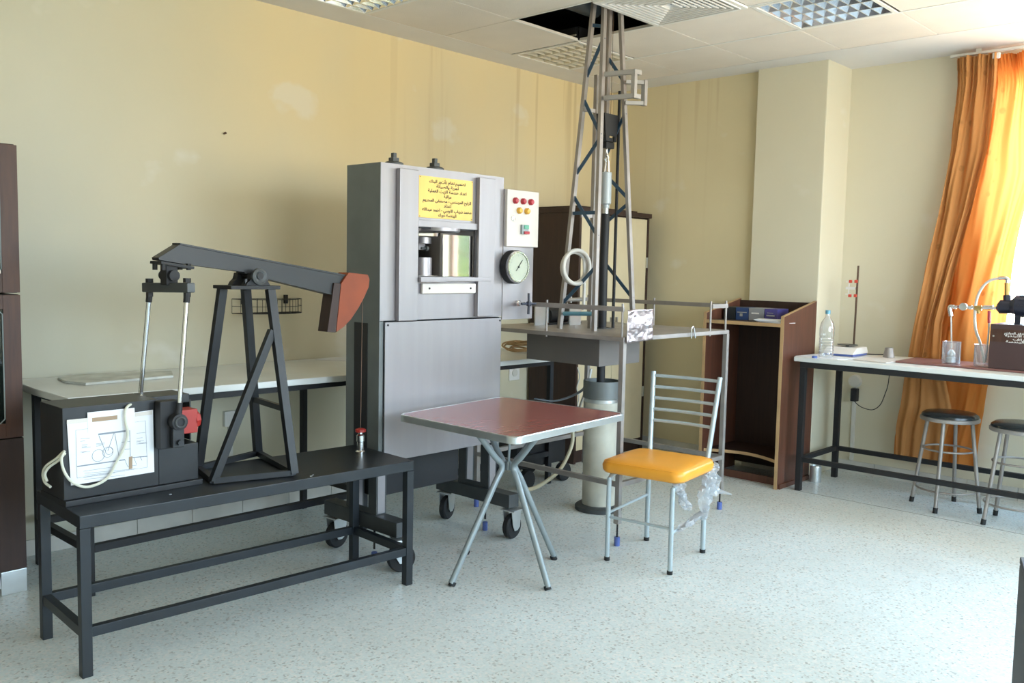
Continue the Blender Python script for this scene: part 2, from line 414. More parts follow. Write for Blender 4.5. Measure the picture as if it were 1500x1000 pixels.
def text_mb(body, h, m4, mb=None, width=None, bold=.03):
    """flat letters as mesh, local xy mapped by m4 (centred)"""
    c = bpy.data.curves.new('lettering', 'FONT'); c.body = body; c.size = h; c.align_x = 'CENTER'; c.align_y = 'CENTER'; c.resolution_u = 1; c.offset = h*bold
    o_ = bpy.data.objects.new('lettering', c); COL.objects.link(o_); bpy.context.view_layer.update()
    me = bpy.data.meshes.new_from_object(o_.evaluated_get(bpy.context.evaluated_depsgraph_get()))
    mb = mb or MB()
    if me.vertices:
        k = 1.0
        if width:
            xs = [v.co.x for v in me.vertices]; k = width/max(1e-6, max(xs)-min(xs)); cx = (max(xs)+min(xs))/2
            for v in me.vertices: v.co.x = (v.co.x-cx)*k
        me.transform(m4); mb.bm.from_mesh(me)
    bpy.data.objects.remove(o_); bpy.data.curves.remove(c); bpy.data.meshes.remove(me)
    return mb
def face_y(x, y, z): return MX(((1, 0, 0, x), (0, 0, 0, y), (0, 1, 0, z), (0, 0, 0, 1)))      # text facing -y
def face_x(x, y, z): return MX(((0, 0, 0, x), (-1, 0, 0, y), (0, 1, 0, z), (0, 0, 0, 1)))     # text facing -x

# ================================================================== THE ROOM
LX, LY = -1.6, 4.48
XC = 5.945                                   # corner wall face
struct('floor', MB().box(LX-.15, 6.5, BY-.15, LY+.15, -.1, 0), M['floor'], smooth=False)
struct('wall_left', MB().box(LX-.15, XC+.5, LY, LY+.15, 0, 3.5), M['wall_l'], smooth=False)
struct('wall_corner', MB().box(XC, XC+.45, 3.17, LY, 0, 3.5), M['wall_r'], smooth=False)
struct('wall_column', MB().box(5.885, XC+.45, 2.655, 3.17, 0, 3.5, .006), M['wall_col'], smooth=False)
def holed(axis, fixed, thick, a0, a1, spans):
    mb = MB()
    def b(u0, u1, z0, z1):
        if axis == 'y': mb.box(fixed, fixed+thick, u0, u1, z0, z1)
        else: mb.box(u0, u1, fixed-thick, fixed, z0, z1)
    cur = a0
    for s0, s1 in sorted(spans):
        b(cur, s0, 0, 3.5); b(s0, s1, 0, WZ[0]); b(s0, s1, WZ[1], 3.5); cur = s1
    b(cur, a1, 0, 3.5); return mb
struct('wall_right', holed('y', WXR, .16, BY, 2.655, WIN_R), M['wall_col'], smooth=False)
struct('wall_back', holed('x', BY, .16, LX-.15, WXR+.16, WIN_B), M['wall_col'], smooth=False)
struct('wall_entrance', MB().box(LX-.15, LX, BY, LY, 0, 3.5), M['wall_col'], smooth=False)
struct('ceiling_2', MB().box(LX-.15, 6.5, BY-.15, LY+.15, 3.1, 3.2), M['void'], smooth=False)
wn = 0
for kind, spans in (('y', WIN_R), ('x', WIN_B)):
    for a, b in spans:
        wn += 1
        fr, gl = MB(), MB(); n = 3; t = .05
        def bx(mb, u0, u1, z0, z1, d0, d1):
            if kind == 'y': mb.box(WXR+d0, WXR+d1, u0, u1, z0, z1)
            else: mb.box(u0, u1, BY-d1, BY-d0, z0, z1)
        bx(fr, a, b, WZ[0], WZ[0]+t, .05, .11); bx(fr, a, b, WZ[1]-t, WZ[1], .05, .11)
        for k in range(n+1):
            u = a+(b-a-t)*k/n; bx(fr, u, u+t, WZ[0]+t, WZ[1]-t, .05, .11)
        bx(gl, a+t, b-t, WZ[0]+t, WZ[1]-t, .078, .082)
        w = struct('window_%d' % wn, fr, M['winframe'], smooth=False)
        struct('pane', gl, M['glass'], w, smooth=False)
# ceiling: panels in a 0.6 m grid, plaster borders, open cells for lamps / diffuser / derrick
GX = [3.255+.605*k for k in range(-8, 5)]; GY = [4.23-.583*k for k in range(0, 13)]
def cellx(x): return min(range(len(GX)-1), key=lambda i: abs((GX[i]+GX[i+1])/2-x))
def celly(y): return min(range(len(GY)-1), key=lambda i: abs((GY[i]+GY[i+1])/2-y))
LAMPS = [(cellx(4.77), celly(2.2)), (cellx(4.77), celly(3.93)), (cellx(2.95), celly(3.93))]
HOLE = (cellx(4.15), celly(3.33)); DIFF = (cellx(4.15), celly(2.75))
cb = MB(); g = .003
for i in range(len(GX)-1):
    for j in range(len(GY)-1):
        if (i, j) in LAMPS or (i, j) in (HOLE, DIFF): continue
        cb.box(GX[i]+g, GX[i+1]-g, GY[j+1]+g, GY[j]-g, H, H+.015, .002, seg=1)
struct('ceiling', cb, M['tile'], smooth=False)
pb = MB()
pb.box(LX, XC, GY[0]+.002, LY, H, H+.02); pb.box(GX[-1]+.002, XC, GY[-1], GY[0], H, H+.02); pb.box(XC, WXR, BY, 2.655, H, H+.02)
pb.box(LX, GX[0], BY, GY[0], H, H+.02); pb.box(GX[0], XC, BY, GY[-1], H, H+.02)
struct('trim_1', pb, M['plaster'], smooth=False)
tb = MB()
i, j = HOLE; x0, x1, y0, y1 = GX[i], GX[i+1], GY[j+1], GY[j]
for a in ((x0-.008, x0+.003, y0, y1), (x1-.003, x1+.008, y0, y1), (x0, x1, y0-.008, y0+.003), (x0, x1, y1-.003, y1+.008)):
    tb.box(*a, H-.004, H-.0005)
for x in (GX[8], GX[9], GX[10], GX[11]):
    tb.box(x-.009, x+.009, GY[-1], 3.06 if x < 5 else 4.2, H-.003, H-.0002)
struct('trim_2', tb, M['tbar'], smooth=False)
# skirting of marble tiles
sk = MB()
x = LX
while x < 5.9:
    sk.box(x+.0015, min(x+.298, 5.94), LY-.012, LY, 0, .075); x += .3
struct('baseboard_left', sk, M['skirting'], smooth=False)
sk = MB(); y = 2.65
while y > BY+.01:
    sk.box(WXR-.012, WXR, max(y-.298, BY), y-.0015, 0, .085); y -= .3
sk.box(5.873, 5.885, 2.66, 3.17, 0, .08); sk.box(XC-.012, XC, 3.17, 4.46, 0, .08)
struct('baseboard_right', sk, M['skirting'], smooth=False)
struct('trim_3', MB().box(5.452, 5.458, BY, 4.4, 0, .0012), M['groove'], smooth=False)

# ================================================================== CEILING FITTINGS
def make_lamp(i, j, label):
    x0, x1, y0, y1 = GX[i]+.008, GX[i+1]-.008, GY[j+1]+.008, GY[j]-.008
    t = thing('louvred_ceiling_lamp', label, 'ceiling light', ((x0+x1)/2, (y0+y1)/2, H), 0, 'square louvred lamps in the suspended ceiling')
    f = MB()
    for a in ((x0, x1, y0, y0+.022), (x0, x1, y1-.022, y1), (x0, x0+.022, y0+.022, y1-.022), (x1-.022, x1, y0+.022, y1-.022)):
        f.box(*a, H-.006, H+.0)
    link('frame', f, M['tbar'], t, False)
    h = MB(); h.box(x0, x1, y0, y1, H+.085, H+.09); h.box(x0, x0+.004, y0, y1, H, H+.085); h.box(x1-.004, x1, y0, y1, H, H+.085)
    h.box(x0, x1, y0, y0+.004, H, H+.085); h.box(x0, x1, y1-.004, y1, H, H+.085)
    link('housing', h, M['louver'], t, False)
    lv = MB(); a0, a1, b0, b1 = x0+.022, x1-.022, y0+.022, y1-.022
    nx, ny = 4, 8
    for k in range(nx+1):
        x = a0+(a1-a0)*k/nx
        lv.xz([(x-.003, H-.002), (x+.003, H-.002), (x+.028, H+.045), (x-.028, H+.045)], b0, b1)
    for k in range(ny+1):
        y = b0+(b1-b0)*k/ny
        lv.yz([(y-.002, H-.002), (y+.002, H-.002), (y+.016, H+.042), (y-.016, H+.042)], a0, a1)
    link('louvre', lv, M['oldlouvre'] if 'yellowish' in label else M['louver'], t, False)
    for k in range(4):
        x = a0+(a1-a0)*(k+.5)/4
        link('lamp_tube', MB().cyl((x, b0, H+.066), (x, b1, H+.066), .013, n=12), M['lampwhite'], t)
    return t
LL = ['mirror-louvred ceiling lamp nearest the window, its louvre reflecting blue daylight', 'yellowish louvred ceiling lamp close to the corner, behind the lattice derrick',
      'louvred ceiling lamp against the left wall, cut by the top edge of the picture']
for (i, j), lb in zip(LAMPS, LL):
    make_lamp(i, j, lb)
# air diffuser
i, j = DIFF; x0, x1, y0, y1 = GX[i], GX[i+1], GY[j+1], GY[j]
t = thing('air_diffuser', 'square white slatted air diffuser in the ceiling beside the open panel', 'air vent', ((x0+x1)/2, (y0+y1)/2, H))
f = MB(); cx, cy = (x0+x1)/2, (y0+y1)/2
for a in ((x0, x1, y0, y0+.03), (x0, x1, y1-.03, y1), (x0, x0+.03, y0+.03, y1-.03), (x1-.03, x1, y0+.03, y1-.03)): f.box(*a, H-.012, H)
link('frame', f, M['tbar'], t, False)
s = MB(); hw, hh = (x1-x0)/2-.03, (y1-y0)/2-.03
k = 0
while hw-k*.028 > .03:
    a, b = hw-k*.028, hh-k*.028; z0, z1 = H-.010, H+.006; d = .017
    for sx in (-1, 1):
        s._add([V((cx+sx*a, cy-b, z0)), V((cx+sx*a, cy+b, z0)), V((cx+sx*(a-d), cy+b-d, z1)), V((cx+sx*(a-d), cy-b+d, z1))], [(0, 1, 2, 3)])
        s._add([V((cx-a, cy+sx*b, z0)), V((cx+a, cy+sx*b, z0)), V((cx+a-d, cy+sx*(b-d), z1)), V((cx-a+d, cy+sx*(b-d), z1))], [(0, 1, 2, 3)])
        s.box(cx+sx*a-.004, cx+sx*a+.004, cy-b, cy+b, z0-.007, z0); s.box(cx-a, cx+a, cy+sx*b-.004, cy+sx*b+.004, z0-.007, z0)
    k += 1
sl = link('slats', s, M['white'], t, False)
so = sl.modifiers.new('thick', 'SOLIDIFY'); so.thickness = .0015
link('duct_box', MB().box(x0+.01, x1-.01, y0+.01, y1-.01, H+.03, H+.2), M['void'], t, False)
# pipe seen in the void
solo('duct_pipe', MB().cyl((3.9, 3.50, 2.99), (4.44, 3.50, 2.99), .06, n=16), M['dkgrey'], 'dark pipe crossing the void above the open ceiling panel', 'pipe')

# ================================================================== LEFT SIDE
# dark wood display cabinet
t = thing('display_cabinet', 'dark brown wooden cabinet with glass doors on white feet at left edge', 'cabinet', (.9, 4.24, 0))
cx0, cx1, cyf, cyb = .35, 1.318, 4.0, 4.46
b = MB(); b.box(cx0, cx1, cyf+.02, cyb, .10, 1.25, .002); b.box(cx0, cx1-.004, cyf+.02, cyb, 1.256, 1.86, .002)
link('carcass', b, M['darkwood2'], t, ang=30)
b = MB()
link('foot', MB().box(cx0, cx0+.1, cyf, cyf+.10, 0, .1, .003), M['zinc'], t); b.box(cx1-.10, cx1, cyf, cyf+.10, 0, .10, .003)
b.xz([(cx1-.105, .10), (cx1-.10, .03), (cx1-.14, .075), (cx1-.2, .10)], cyf, cyf+.02)
link('foot', b, M['zinc'], t)
mid = (cx0+cx1)/2
for sx in (0, 1):
    a, c = (cx0, mid-.002) if sx == 0 else (mid+.002, cx1)
    def door(z0, z1, gz0, gz1, nm):
        m_ = .066
        d = MB(); d.box(a, a+m_, cyf, cyf+.02, z0, z1, .002); d.box(c-m_, c, cyf, cyf+.02, z0, z1, .002)
        d.box(a+m_, c-m_, cyf, cyf+.02, z0, gz0, .002); d.box(a+m_, c-m_, cyf, cyf+.02, gz1, z1, .002)
        dd = link('door', d, M['darkwood'], t)
        link('pane', MB().box(a+m_, c-m_, cyf+.007, cyf+.012, gz0, gz1), M['blackglass'], dd, False)
        link('pane_bead', MB().tube([(a+m_+.002, cyf+.004, gz0+.02), (a+m_+.02, cyf+.004, gz0+.002), (c-m_-.02, cyf+.004, gz0+.002), (c-m_-.002, cyf+.004, gz0+.02),
              (c-m_-.002, cyf+.004, gz1-.02), (c-m_-.02, cyf+.004, gz1-.002), (a+m_+.02, cyf+.004, gz1-.002), (a+m_+.002, cyf+.004, gz1-.02)], .003, 6, closed=True), M['tubegrey'], dd)
    door(1.258, 1.855, 1.335, 1.79, 'u'); door(.66, 1.248, .72, 1.19, 'l')
    link('lower_panel', MB().box(a, c, cyf, cyf+.02, .102, .655, .002), M['darkwood2'], t)

# long marble bench on the left wall
def bench_frame(t, xs, yf, yb, zt, rail, axis='x', w=.032):
    for x in xs:
        for y in (yf, yb):
            p = (x, y) if axis == 'x' else (y, x)
            link('leg', MB().box(p[0]-w/2, p[0]+w/2, p[1]-w/2, p[1]+w/2, 0, zt, .002), M['blackm'], t)
    b = MB()
    def bar(u0, v0, u1, v1, z):
        if axis == 'x': b.bar((u0, v0, z), (u1, v1, z), w, w, bev=.001)
        else: b.bar((v0, u0, z), (v1, u1, z), w, w, bev=.001)
    for z in (rail, zt-w/2):
        for v in (yf, yb):
            for u0, u1 in zip(xs, xs[1:]): bar(min(u0, u1)+w/2, v, max(u0, u1)-w/2, v, z)
        for u in xs: bar(u, yf+(w/2 if yf < yb else -w/2), u, yb-(w/2 if yf < yb else -w/2), z)
    link('rails', b, M['blackm'], t)
t = thing('marble_bench', 'long white marble-topped bench with thin black legs along the left wall', 'bench', (2.9, 4.1, 0))
sb = MB()
sb.prism([(1.40, 3.745), (2.7, 3.69), (4.5, 3.69), (4.5, 4.465), (1.42, 4.465), (1.40, 4.1)], MX.Translation((0, 0, .812)), .03, .005)
link('marble_top', sb, M['marble'], t)
bench_frame(t, [1.48, 2.90, 4.40], 3.76, 4.32, .812, .2)
solo('marble_offcut', MB().prism([(1.56, 4.20), (1.60, 4.07), (2.02, 4.10), (2.10, 4.28), (1.75, 4.37), (1.58, 4.34)], MX.Translation((0, 0, .8425)), .012, .002), M['marble_old'],
     'thin grey marble offcut lying on the left end of the long white bench', 'marble piece')
solo('paper_sheet', MB().prism([(3.02, 4.38), (3.14, 4.20), (3.38, 4.25), (3.3, 4.42)], MX.Translation((0, 0, .8425)), .002), M['paper'],
     'white sheet lying on the marble bench beside the steel press', 'paper')
rp = MB()
rc = V((4.42, 4.05, .86))
for k in range(7):
    R = .06+.014*(k % 4); rp.ring(rc+V((random.uniform(-.03, .03), random.uniform(-.03, .03), .002+.007*k)), R, .006, (random.uniform(-.15, .15), random.uniform(-.15, .15), 1), 28, 6, (1.3, 1))
solo('rope_coil', rp, M['rope'], 'coil of tangled brown cord on the bench right behind the press', 'rope')
# wire basket on the wall
wb = thing('wire_basket', 'small black wire mesh basket fixed to the wall behind the pumpjack', 'basket', (2.74, 4.47, 1.12))
b = MB(); bx0, bx1, bz0, bz1, by = 2.535, 2.955, 1.122, 1.20, 4.30
def arc(z, n=16): return [V((bx0+(bx1-bx0)*k/n, 4.46-(4.46-by)*sin(pi*k/n)**.45, z)) for k in range(n+1)]
for z in (bz0, (bz0+bz1)/2, bz1): b.tube(arc(z), .0022 if z != (bz0+bz1)/2 else .0014, 6)
for z in (bz0, bz1): b.cyl((bx0, 4.46, z), (bx1, 4.46, z), .002, n=6)
for k in range(17):
    p = arc(bz0)[k]; b.cyl(p, p+V((0, 0, bz1-bz0)), .0013, n=6); b.cyl(p, (p.x, 4.46, bz0), .0013, n=6)
for k in range(9):
    x = bx0+(bx1-bx0)*k/8; b.cyl((x, 4.46, bz0), (x, 4.46, bz1), .0013, n=6)
for k in range(1, 4): b.cyl((bx0+.02*k, 4.46-.04*k, bz0), (bx1-.02*k, 4.46-.04*k, bz0), .0013, n=6)
link('mesh_body', b, M['blackm'], wb)
link('wall_hook', MB().box(2.60, 2.62, 4.462, 4.478, 1.17, 1.22).box(2.87, 2.89, 4.462, 4.478, 1.17, 1.22), M['blackm'], wb)
solo('wall_nail', MB().cyl((2.504, 4.479, 2.085), (2.504, 4.462, 2.088), .004, .007, 8), M['rust'], 'small dark nail high on the bare left wall', 'nail')
t = thing('cable_conduit', 'white socket box and conduit under the left bench behind the pumpjack frame', 'conduit', (2.52, 4.48, .01))
link('socket_box', MB().box(2.485, 2.565, 4.452, 4.479, .50, .585, .004), M['sock'], t)
link('conduit', MB().box(2.513, 2.539, 4.462, 4.479, .08, .50, .002), M['sock'], t)
t = thing('wall_socket', 'white square wall socket on the left wall just right of the press', 'socket', (4.83, 4.48, .59))
link('plate', MB().box(4.77, 4.88, 4.468, 4.479, .575, .685, .004), M['white'], t)
link('face', MB().cyl((4.825, 4.469, .63), (4.825, 4.463, .63), .028, n=20), M['sock'], t)

# black steel bench carrying the pumpjack
RZ = rad(-3)
FB = MX.Translation((1.155, 3.01, 0)) @ MX.Rotation(RZ, 4, 'Z')
t = thing('steel_bench', 'low black-painted steel bench in the left foreground carrying the pumpjack model', 'bench', (1.155, 3.01, 0), RZ)
BL, BD, BH = 1.385, .45, .555
b = MB(); b.box(0, BL, 0, BD, BH-.045, BH, .004, FB); link('top', b, M['bench'], t)
for x in (0, BL-.035):
    for y in (0, BD-.035):
        link('leg', MB().box(x, x+.035, y, y+.035, 0, BH-.045, .002, FB), M['bench'], t)
b = MB()
for y in (.003, BD-.032): b.box(.035, BL-.035, y, y+.029, .135, .17, .002, FB)
for x in (.003, BL-.032): b.box(x, x+.029, .035, BD-.035, .135, .17, .002, FB)
link('rails', b, M['bench'], t)
b = MB()
for k in range(9):
    a = random.uniform(0, 6); x = random.uniform(.3, .8)
b.box(.34, .349, .09, .099, BH, BH+.0012, 0, FB); b.box(.88, .89, .02, .026, BH, BH+.0012, 0, FB); b.box(.90, .905, .035, .039, BH, BH+.0012, 0, FB)
link('paint_chips', b, M['zinc'], t)

# ---------------- pumpjack
Z0 = BH
t = thing('pumpjack_model', 'black pumpjack model with orange horsehead standing on the low steel bench', 'pumpjack', (1.9, 3.2, Z0))
ybm = 3.20
def py(px, py_, y=ybm): p = at(px, py_, 1, y); return (p.x, p.z)
# gearbox housing
b = MB()
b.box(1.165, 1.50, 3.165, 3.37, Z0+.02, .895, .003)
b.box(1.50, 1.655, 3.165, 3.37, Z0+.02, .715, .003)
b.box(1.50, 1.655, 3.23, 3.37, .862, .895, .003)
b.box(1.165, 1.665, 3.15, 3.38, Z0, Z0+.02, .002)
b.box(1.655, 1.66, 3.23, 3.37, .715, .87)
hs = link('gearbox_housing', b, M['black'], t)
rg = at(262, 619, 1, 3.13)
link('red_motor_guard', MB().prism([(-.045, -.035), (.045, -.035), (.045, .035), (-.045, .035)], MX.Translation((rg.x, 3.165, rg.z)) @ MX.Rotation(rad(90), 4, 'Y'), .075, .004)
     .lathe([(.04, .07), (.030, .092)], (rg.x, 3.165, rg.z), 8, 'x'), M['red'], t)
# cranks and pitman rods
for nm, y, rz0, px0, px1 in (('near', 3.085, .62, None, None), ('far', 3.36, .70, None, None)):
    pass
pin_n = at(259, 617, 1, 3.10); top_n = at(274, 421, 1, 3.10)
link('crank_arm', MB().box(pin_n.x-.055, pin_n.x+.018, 3.115, 3.16, pin_n.z-.10, pin_n.z+.075, .004).cyl((pin_n.x-.02, 3.16, .80), (pin_n.x-.02, 3.17, .80), .03, n=16), M['blackm'], t)
link('crank_counterweight', MB().box(pin_n.x-.022, pin_n.x+.022, 3.085, 3.113, pin_n.z-.095, pin_n.z+.02, .004).cyl((pin_n.x, 3.085, pin_n.z-.075), (pin_n.x, 3.07, pin_n.z-.075), .010, n=12), M['black'], t)
link('crank_pin_bearing', MB().lathe([(.0, -.02), (.030, -.018), (.030, .016), (.0, .02)], (pin_n.x, 3.09, pin_n.z), 22, 'y'), M['blackm'], t)
link('bearing_ring', MB().ring((pin_n.x, 3.070, pin_n.z), .018, .004, (0, 1, 0), 24, 6), M['dkgrey'], t)
tf = at(219, 421, 1, 3.32)
rods = [(V((pin_n.x, 3.09, pin_n.z)), V((top_n.x, 3.10, top_n.z-.02))), (at(205, 588, 1, 3.385), V((tf.x, 3.32, tf.z-.02)))]
for a, c in rods:
    d = (c-a).normalized()
    rd = link('pitman_rod', MB().cyl(a+d*.02, c+d*.01, .0085, n=14), M['chrome'], t)
    link('rod_end', MB().cyl(c-d*.035, c+d*.0, .0115, n=10), M['blackm'], rd)
    if a.y < 3.2: link('rod_end', MB().cyl(a+d*.015, a+d*.07, .012, n=12), M['blackm'], rd)
eq0 = V((top_n.x+.004, 3.075, top_n.z)); eq1 = V((tf.x-.004, 3.345, tf.z))
link('equalizer_bar', MB().bar(eq0, eq1, .034, .036, bev=.004), M['dkgrey'], t)
for c in (V((top_n.x, 3.10, top_n.z)), V((tf.x, 3.32, tf.z))):
    b = MB(); b.cyl(c+V((0, 0, .018)), c+V((0, 0, .034)), .014, n=6); b.cyl(c-V((0, 0, .034)), c-V((0, 0, .018)), .013, n=6)
    link('nut', b, M['blackm'], t)
mc = (eq0+eq1)/2
# walking beam
prof = [py(258, 358), py(500, 404), py(494, 433), py(352, 398), py(262, 386), py(228, 381), py(227, 377)]
link('walking_beam', MB().xz(prof, ybm-.028, ybm+.028, .002), M['black'], t)
b = MB()
p0, p1 = V((py(258, 357)[0], ybm, py(258, 357)[1])), V((py(500, 403)[0], ybm, py(500, 403)[1]))
b.bar(p0, p1, .062, .006)
p0, p1 = V((py(352, 399)[0], ybm, py(352, 399)[1])), V((py(492, 433)[0], ybm, py(492, 433)[1]))
b.bar(p0, p1, .062, .006)
link('beam_flange', b, M['black'], t)
tbz = py(250, 386)
b = MB(); b.bar(V((py(228, 384)[0], ybm, py(228, 384)[1])), V((py(276, 392)[0], ybm, py(276, 392)[1])), .09, .010)
b.bar((mc.x, ybm, tbz[1]-.005), (mc.x, ybm, mc.z+.01), .045, .05, (0, 1, 0), .003)
b.cyl((mc.x, ybm-.045, mc.z+.045), (mc.x, ybm+.045, mc.z+.045), .02, n=16)
for px in (233, 270):
    for y in (ybm-.033, ybm+.033):
        q = py(px, 388); b.cyl((q[0], y, q[1]-.018), (q[0], y, q[1]+.006), .009, n=6)
link('tail_bearing', b, M['blackm'], t)
# A-frame
tp = [(py(325, 420)[0], py(325, 420)[1]), (py(397, 420)[0], py(397, 420)[1])]
zt = tp[0][1]
b = MB(); b.box(tp[0][0], tp[1][0], ybm-.07, ybm+.07, zt-.008, zt+.006, .002); link('saddle_plate', b, M['blackm'], t)
b = MB(); cxs = (py(345, 408)[0]+py(384, 408)[0])/2
for y0_, y1_ in ((ybm-.07, ybm-.034), (ybm+.034, ybm+.07)):
    b.xz([(cxs-.055, zt+.006), (cxs+.055, zt+.006), (cxs+.045, zt+.022), (cxs+.030, zt+.028), (cxs+.028, zt+.055), (cxs-.028, zt+.055), (cxs-.030, zt+.028), (cxs-.045, zt+.022)], y0_, y1_, .003)
b.cyl((cxs, ybm-.085, zt+.045), (cxs, ybm+.085, zt+.045), .014, n=16)
link('centre_bearing', b, M['blackm'], t)
link('bearing_cap', MB().lathe([(.032, 0), (.032, .014), (.024, .018), (.012, .012), (.0, .012)], (cxs, ybm-.068, zt+.042), 24, 'y'), M['dkgrey'], t)
link('bolt', MB().cyl((cxs+.045, ybm-.052, zt+.006), (cxs+.045, ybm-.052, zt+.032), .008, n=6).cyl((cxs-.045, ybm-.052, zt+.006), (cxs-.045, ybm-.052, zt+.032), .008, n=6), M['black'], t)
def fl(px, py_): return at(px, py_, 2, Z0)
feet = [fl(290, 690), fl(378, 668), fl(430, 697), fl(312, 709)]
tops = [V((tp[0][0]+.03, ybm+.05, zt-.008)), V((cxs+.015, ybm+.05, zt-.008)), V((tp[1][0]-.035, ybm-.05, zt-.008))]
w = .034
for k in range(3):
    f_ = feet[k]; link('leg', MB().bar(f_+V((0, 0, .009)), tops[k], w, w*.8, (0, 1, 0), .002), M['black'], t)
tt = feet[2].lerp(tops[2], .78)+V((-.014, 0, 0))
link('leg', MB().bar(feet[3]+V((0, 0, .009)), tt, w*.9, w*.75, (0, 1, 0), .002), M['black'], t)
for p, q, w1 in ((feet[1].lerp(tops[1], .36), feet[2].lerp(tops[2], .36), .018), (feet[3]+V((0, 0, .015)), feet[2]+V((0, 0, .015)), .022), (feet[1]+V((0, 0, .015)), feet[2]+V((0, 0, .015)), .022),
              (feet[0]+V((0, 0, .015)), feet[3]+V((0, 0, .015)), .022), (feet[0]+V((0, 0, .015)), feet[1]+V((0, 0, .015)), .022)):
    link('cross_brace', MB().bar(p, q, w1, .022), M['black'], t)
# horsehead
hp = [py(*q, ybm-.035) for q in ((499, 415), (510, 399), (538, 402), (540.5, 409), (539, 421), (533, 434), (524, 451), (513, 468), (503, 478), (491.5, 486.5))]
link('horsehead', MB().xz(hp, ybm-.04, ybm+.035, .002), M['orange'], t)
hb = [py(*q, ybm-.035) for q in ((489, 414), (499, 415), (491.5, 487), (479, 486))]
link('horsehead_back_plate', MB().xz(hb, ybm-.038, ybm+.033, .002), M['darkwood2'], t)
# wellhead at the right end of the bench
wx, wy = at(527, 662, 2, Z0).xy
wy = ybm; wx = at(528, 640, 1, ybm).x
b = MB().lathe([(.022, 0), (.022, .012), (.015, .018), (.015, .055), (.018, .058), (.018, .085), (.010, .09), (.010, .10)], (wx, wy, Z0), 20)
wh = link('wellhead', b, M['chrome'], t)
link('wellhead_collar', MB().lathe([(.024, 0), (.024, .012), (.012, .016)], (wx, wy, Z0+.10), 8), M['red'], wh)
link('polished_rod', MB().cyl((wx, wy, Z0+.11), (wx+.006, wy, py(534, 430)[1]), .0018, n=6), M['rust'], wh)

# paper diagram on the housing
t = thing('diagram_sheet', 'white sheet with a line drawing of a pumpjack taped to the gearbox housing', 'paper', (1.31, 3.158, .65))
def pb_(px, py_, y=3.1600): return at(px, py_, 1, y)
qs = [(98, 618), (224, 600), (226, 691), (104, 711)]
def quad(mb, pts, y, th=.0008):
    P4 = [pb_(a, c, y) for a, c in pts]
    mb.xz([(p.x, p.z) for p in P4], y, y+th); return mb
link('sheet', quad(MB(), qs, 3.1605), M['paper'], t, False)
link('title_sheet', quad(MB(), [(128, 604), (197, 597), (198, 626), (129, 633)], 3.1590), M['paper'], t, False)
link('title_print', quad(MB(), [(135, 612), (172, 608), (172, 614), (135, 618)], 3.1582), M['tape'], t, False)
for q4 in ([(98, 615), (128, 612), (128, 618), (98, 621)], [(198, 605), (223, 601), (223, 607), (198, 610)]): link('tape_strip', quad(MB(), q4, 3.1590), M['offwhite'], t, False)
b = MB()
def ln(p, q, w_=.0012): a_, c_ = pb_(*p, 3.1597), pb_(*q, 3.1597); b.bar(a_, c_, w_, .0006, (0, 1, 0)) if False else b.bar(a_, c_, .0006, w_, (0, 0, 1) if abs((c_-a_).normalized().z) < .9 else (1, 0, 0))
for p, q, w_ in (((144, 636), (184, 631), .006), ((145, 638), (155, 662), .0016), ((167, 634), (158, 660), .0016), ((168, 634), (175, 672), .0016), ((190, 630), (191, 668), .0016),
                 ((113, 683), (183, 673), .004), ((193, 670), (216, 668), .003), ((111, 630), (213, 616), .0008), ((213, 616), (216, 684), .0008), ((111, 630), (113, 700), .0008), ((113, 700), (216, 684), .0008),
                 ((183, 673), (187, 683), .0012), ((196, 670), (200, 680), .0012), ((187, 683), (200, 681), .0012), ((205, 668), (208, 674), .0016)): ln(p, q, w_)
rr = random.Random(3)
for k in range(20):
    x = rr.choice([118, 120, 141, 178, 200, 203]); y = rr.uniform(634, 668) if x > 150 else rr.uniform(638, 666)
    ln((x, y), (x+rr.uniform(6, 14), y-1.2), .0011)
for k in range(5): ln((122+rr.uniform(-6, 3), 690+k*3.0), (170+rr.uniform(-10, 30), 684.5+k*3.0-1), .0010)
link('drawing', b, M['inkgrey'], t, False)
b = MB()
for c_, R in (((144, 667), .021), ((160, 660), .013), ((158, 662), .018)):
    q = pb_(*c_, 3.1597); b.ring((q.x, 3.1597, q.z), R, .0007, (0, 1, 0), 24, 4)
link('drawing_wheels', b, M['inkgrey'], t)
link('drawing_pump', quad(MB(), [(189, 669), (194, 668), (194, 686), (189, 687)], 3.1590), M['tape'], t, False)
# cable
cp = [at(207, 579, 1, 3.30), at(203, 588, 1, 3.24), at(190, 592, 1, 3.18)+V((0, -.01, .002)), at(184, 600, 1, 3.15), at(184, 618, 1, 3.145), at(187, 636, 1, 3.145), at(180, 660, 1, 3.145),
      at(170, 678, 1, 3.145), at(160, 697, 1, 3.145), at(145, 708, 1, 3.14), at(125, 713, 1, 3.14), at(106, 706, 1, 3.14), at(94, 690, 1, 3.145), at(90, 672, 1, 3.15), at(94, 661, 1, 3.155),
      at(82, 672, 1, 3.20), at(68, 682, 1, 3.24), at(63, 694, 1, 3.26), at(66, 706, 1, 3.25), at(74, 713, 1, 3.22)]
cb2 = [at(95, 664, 1, 3.155), at(86, 674, 1, 3.19), at(72, 684, 1, 3.22), at(66, 694, 1, 3.23), at(69, 705, 1, 3.22)]
solo('cream_cable', MB().tube(cp, .0048, 8, smooth=6).tube(cb2, .0045, 8, smooth=5), M['cream'], 'cream electric cable looping over the diagram sheet on the gearbox housing', 'cable')

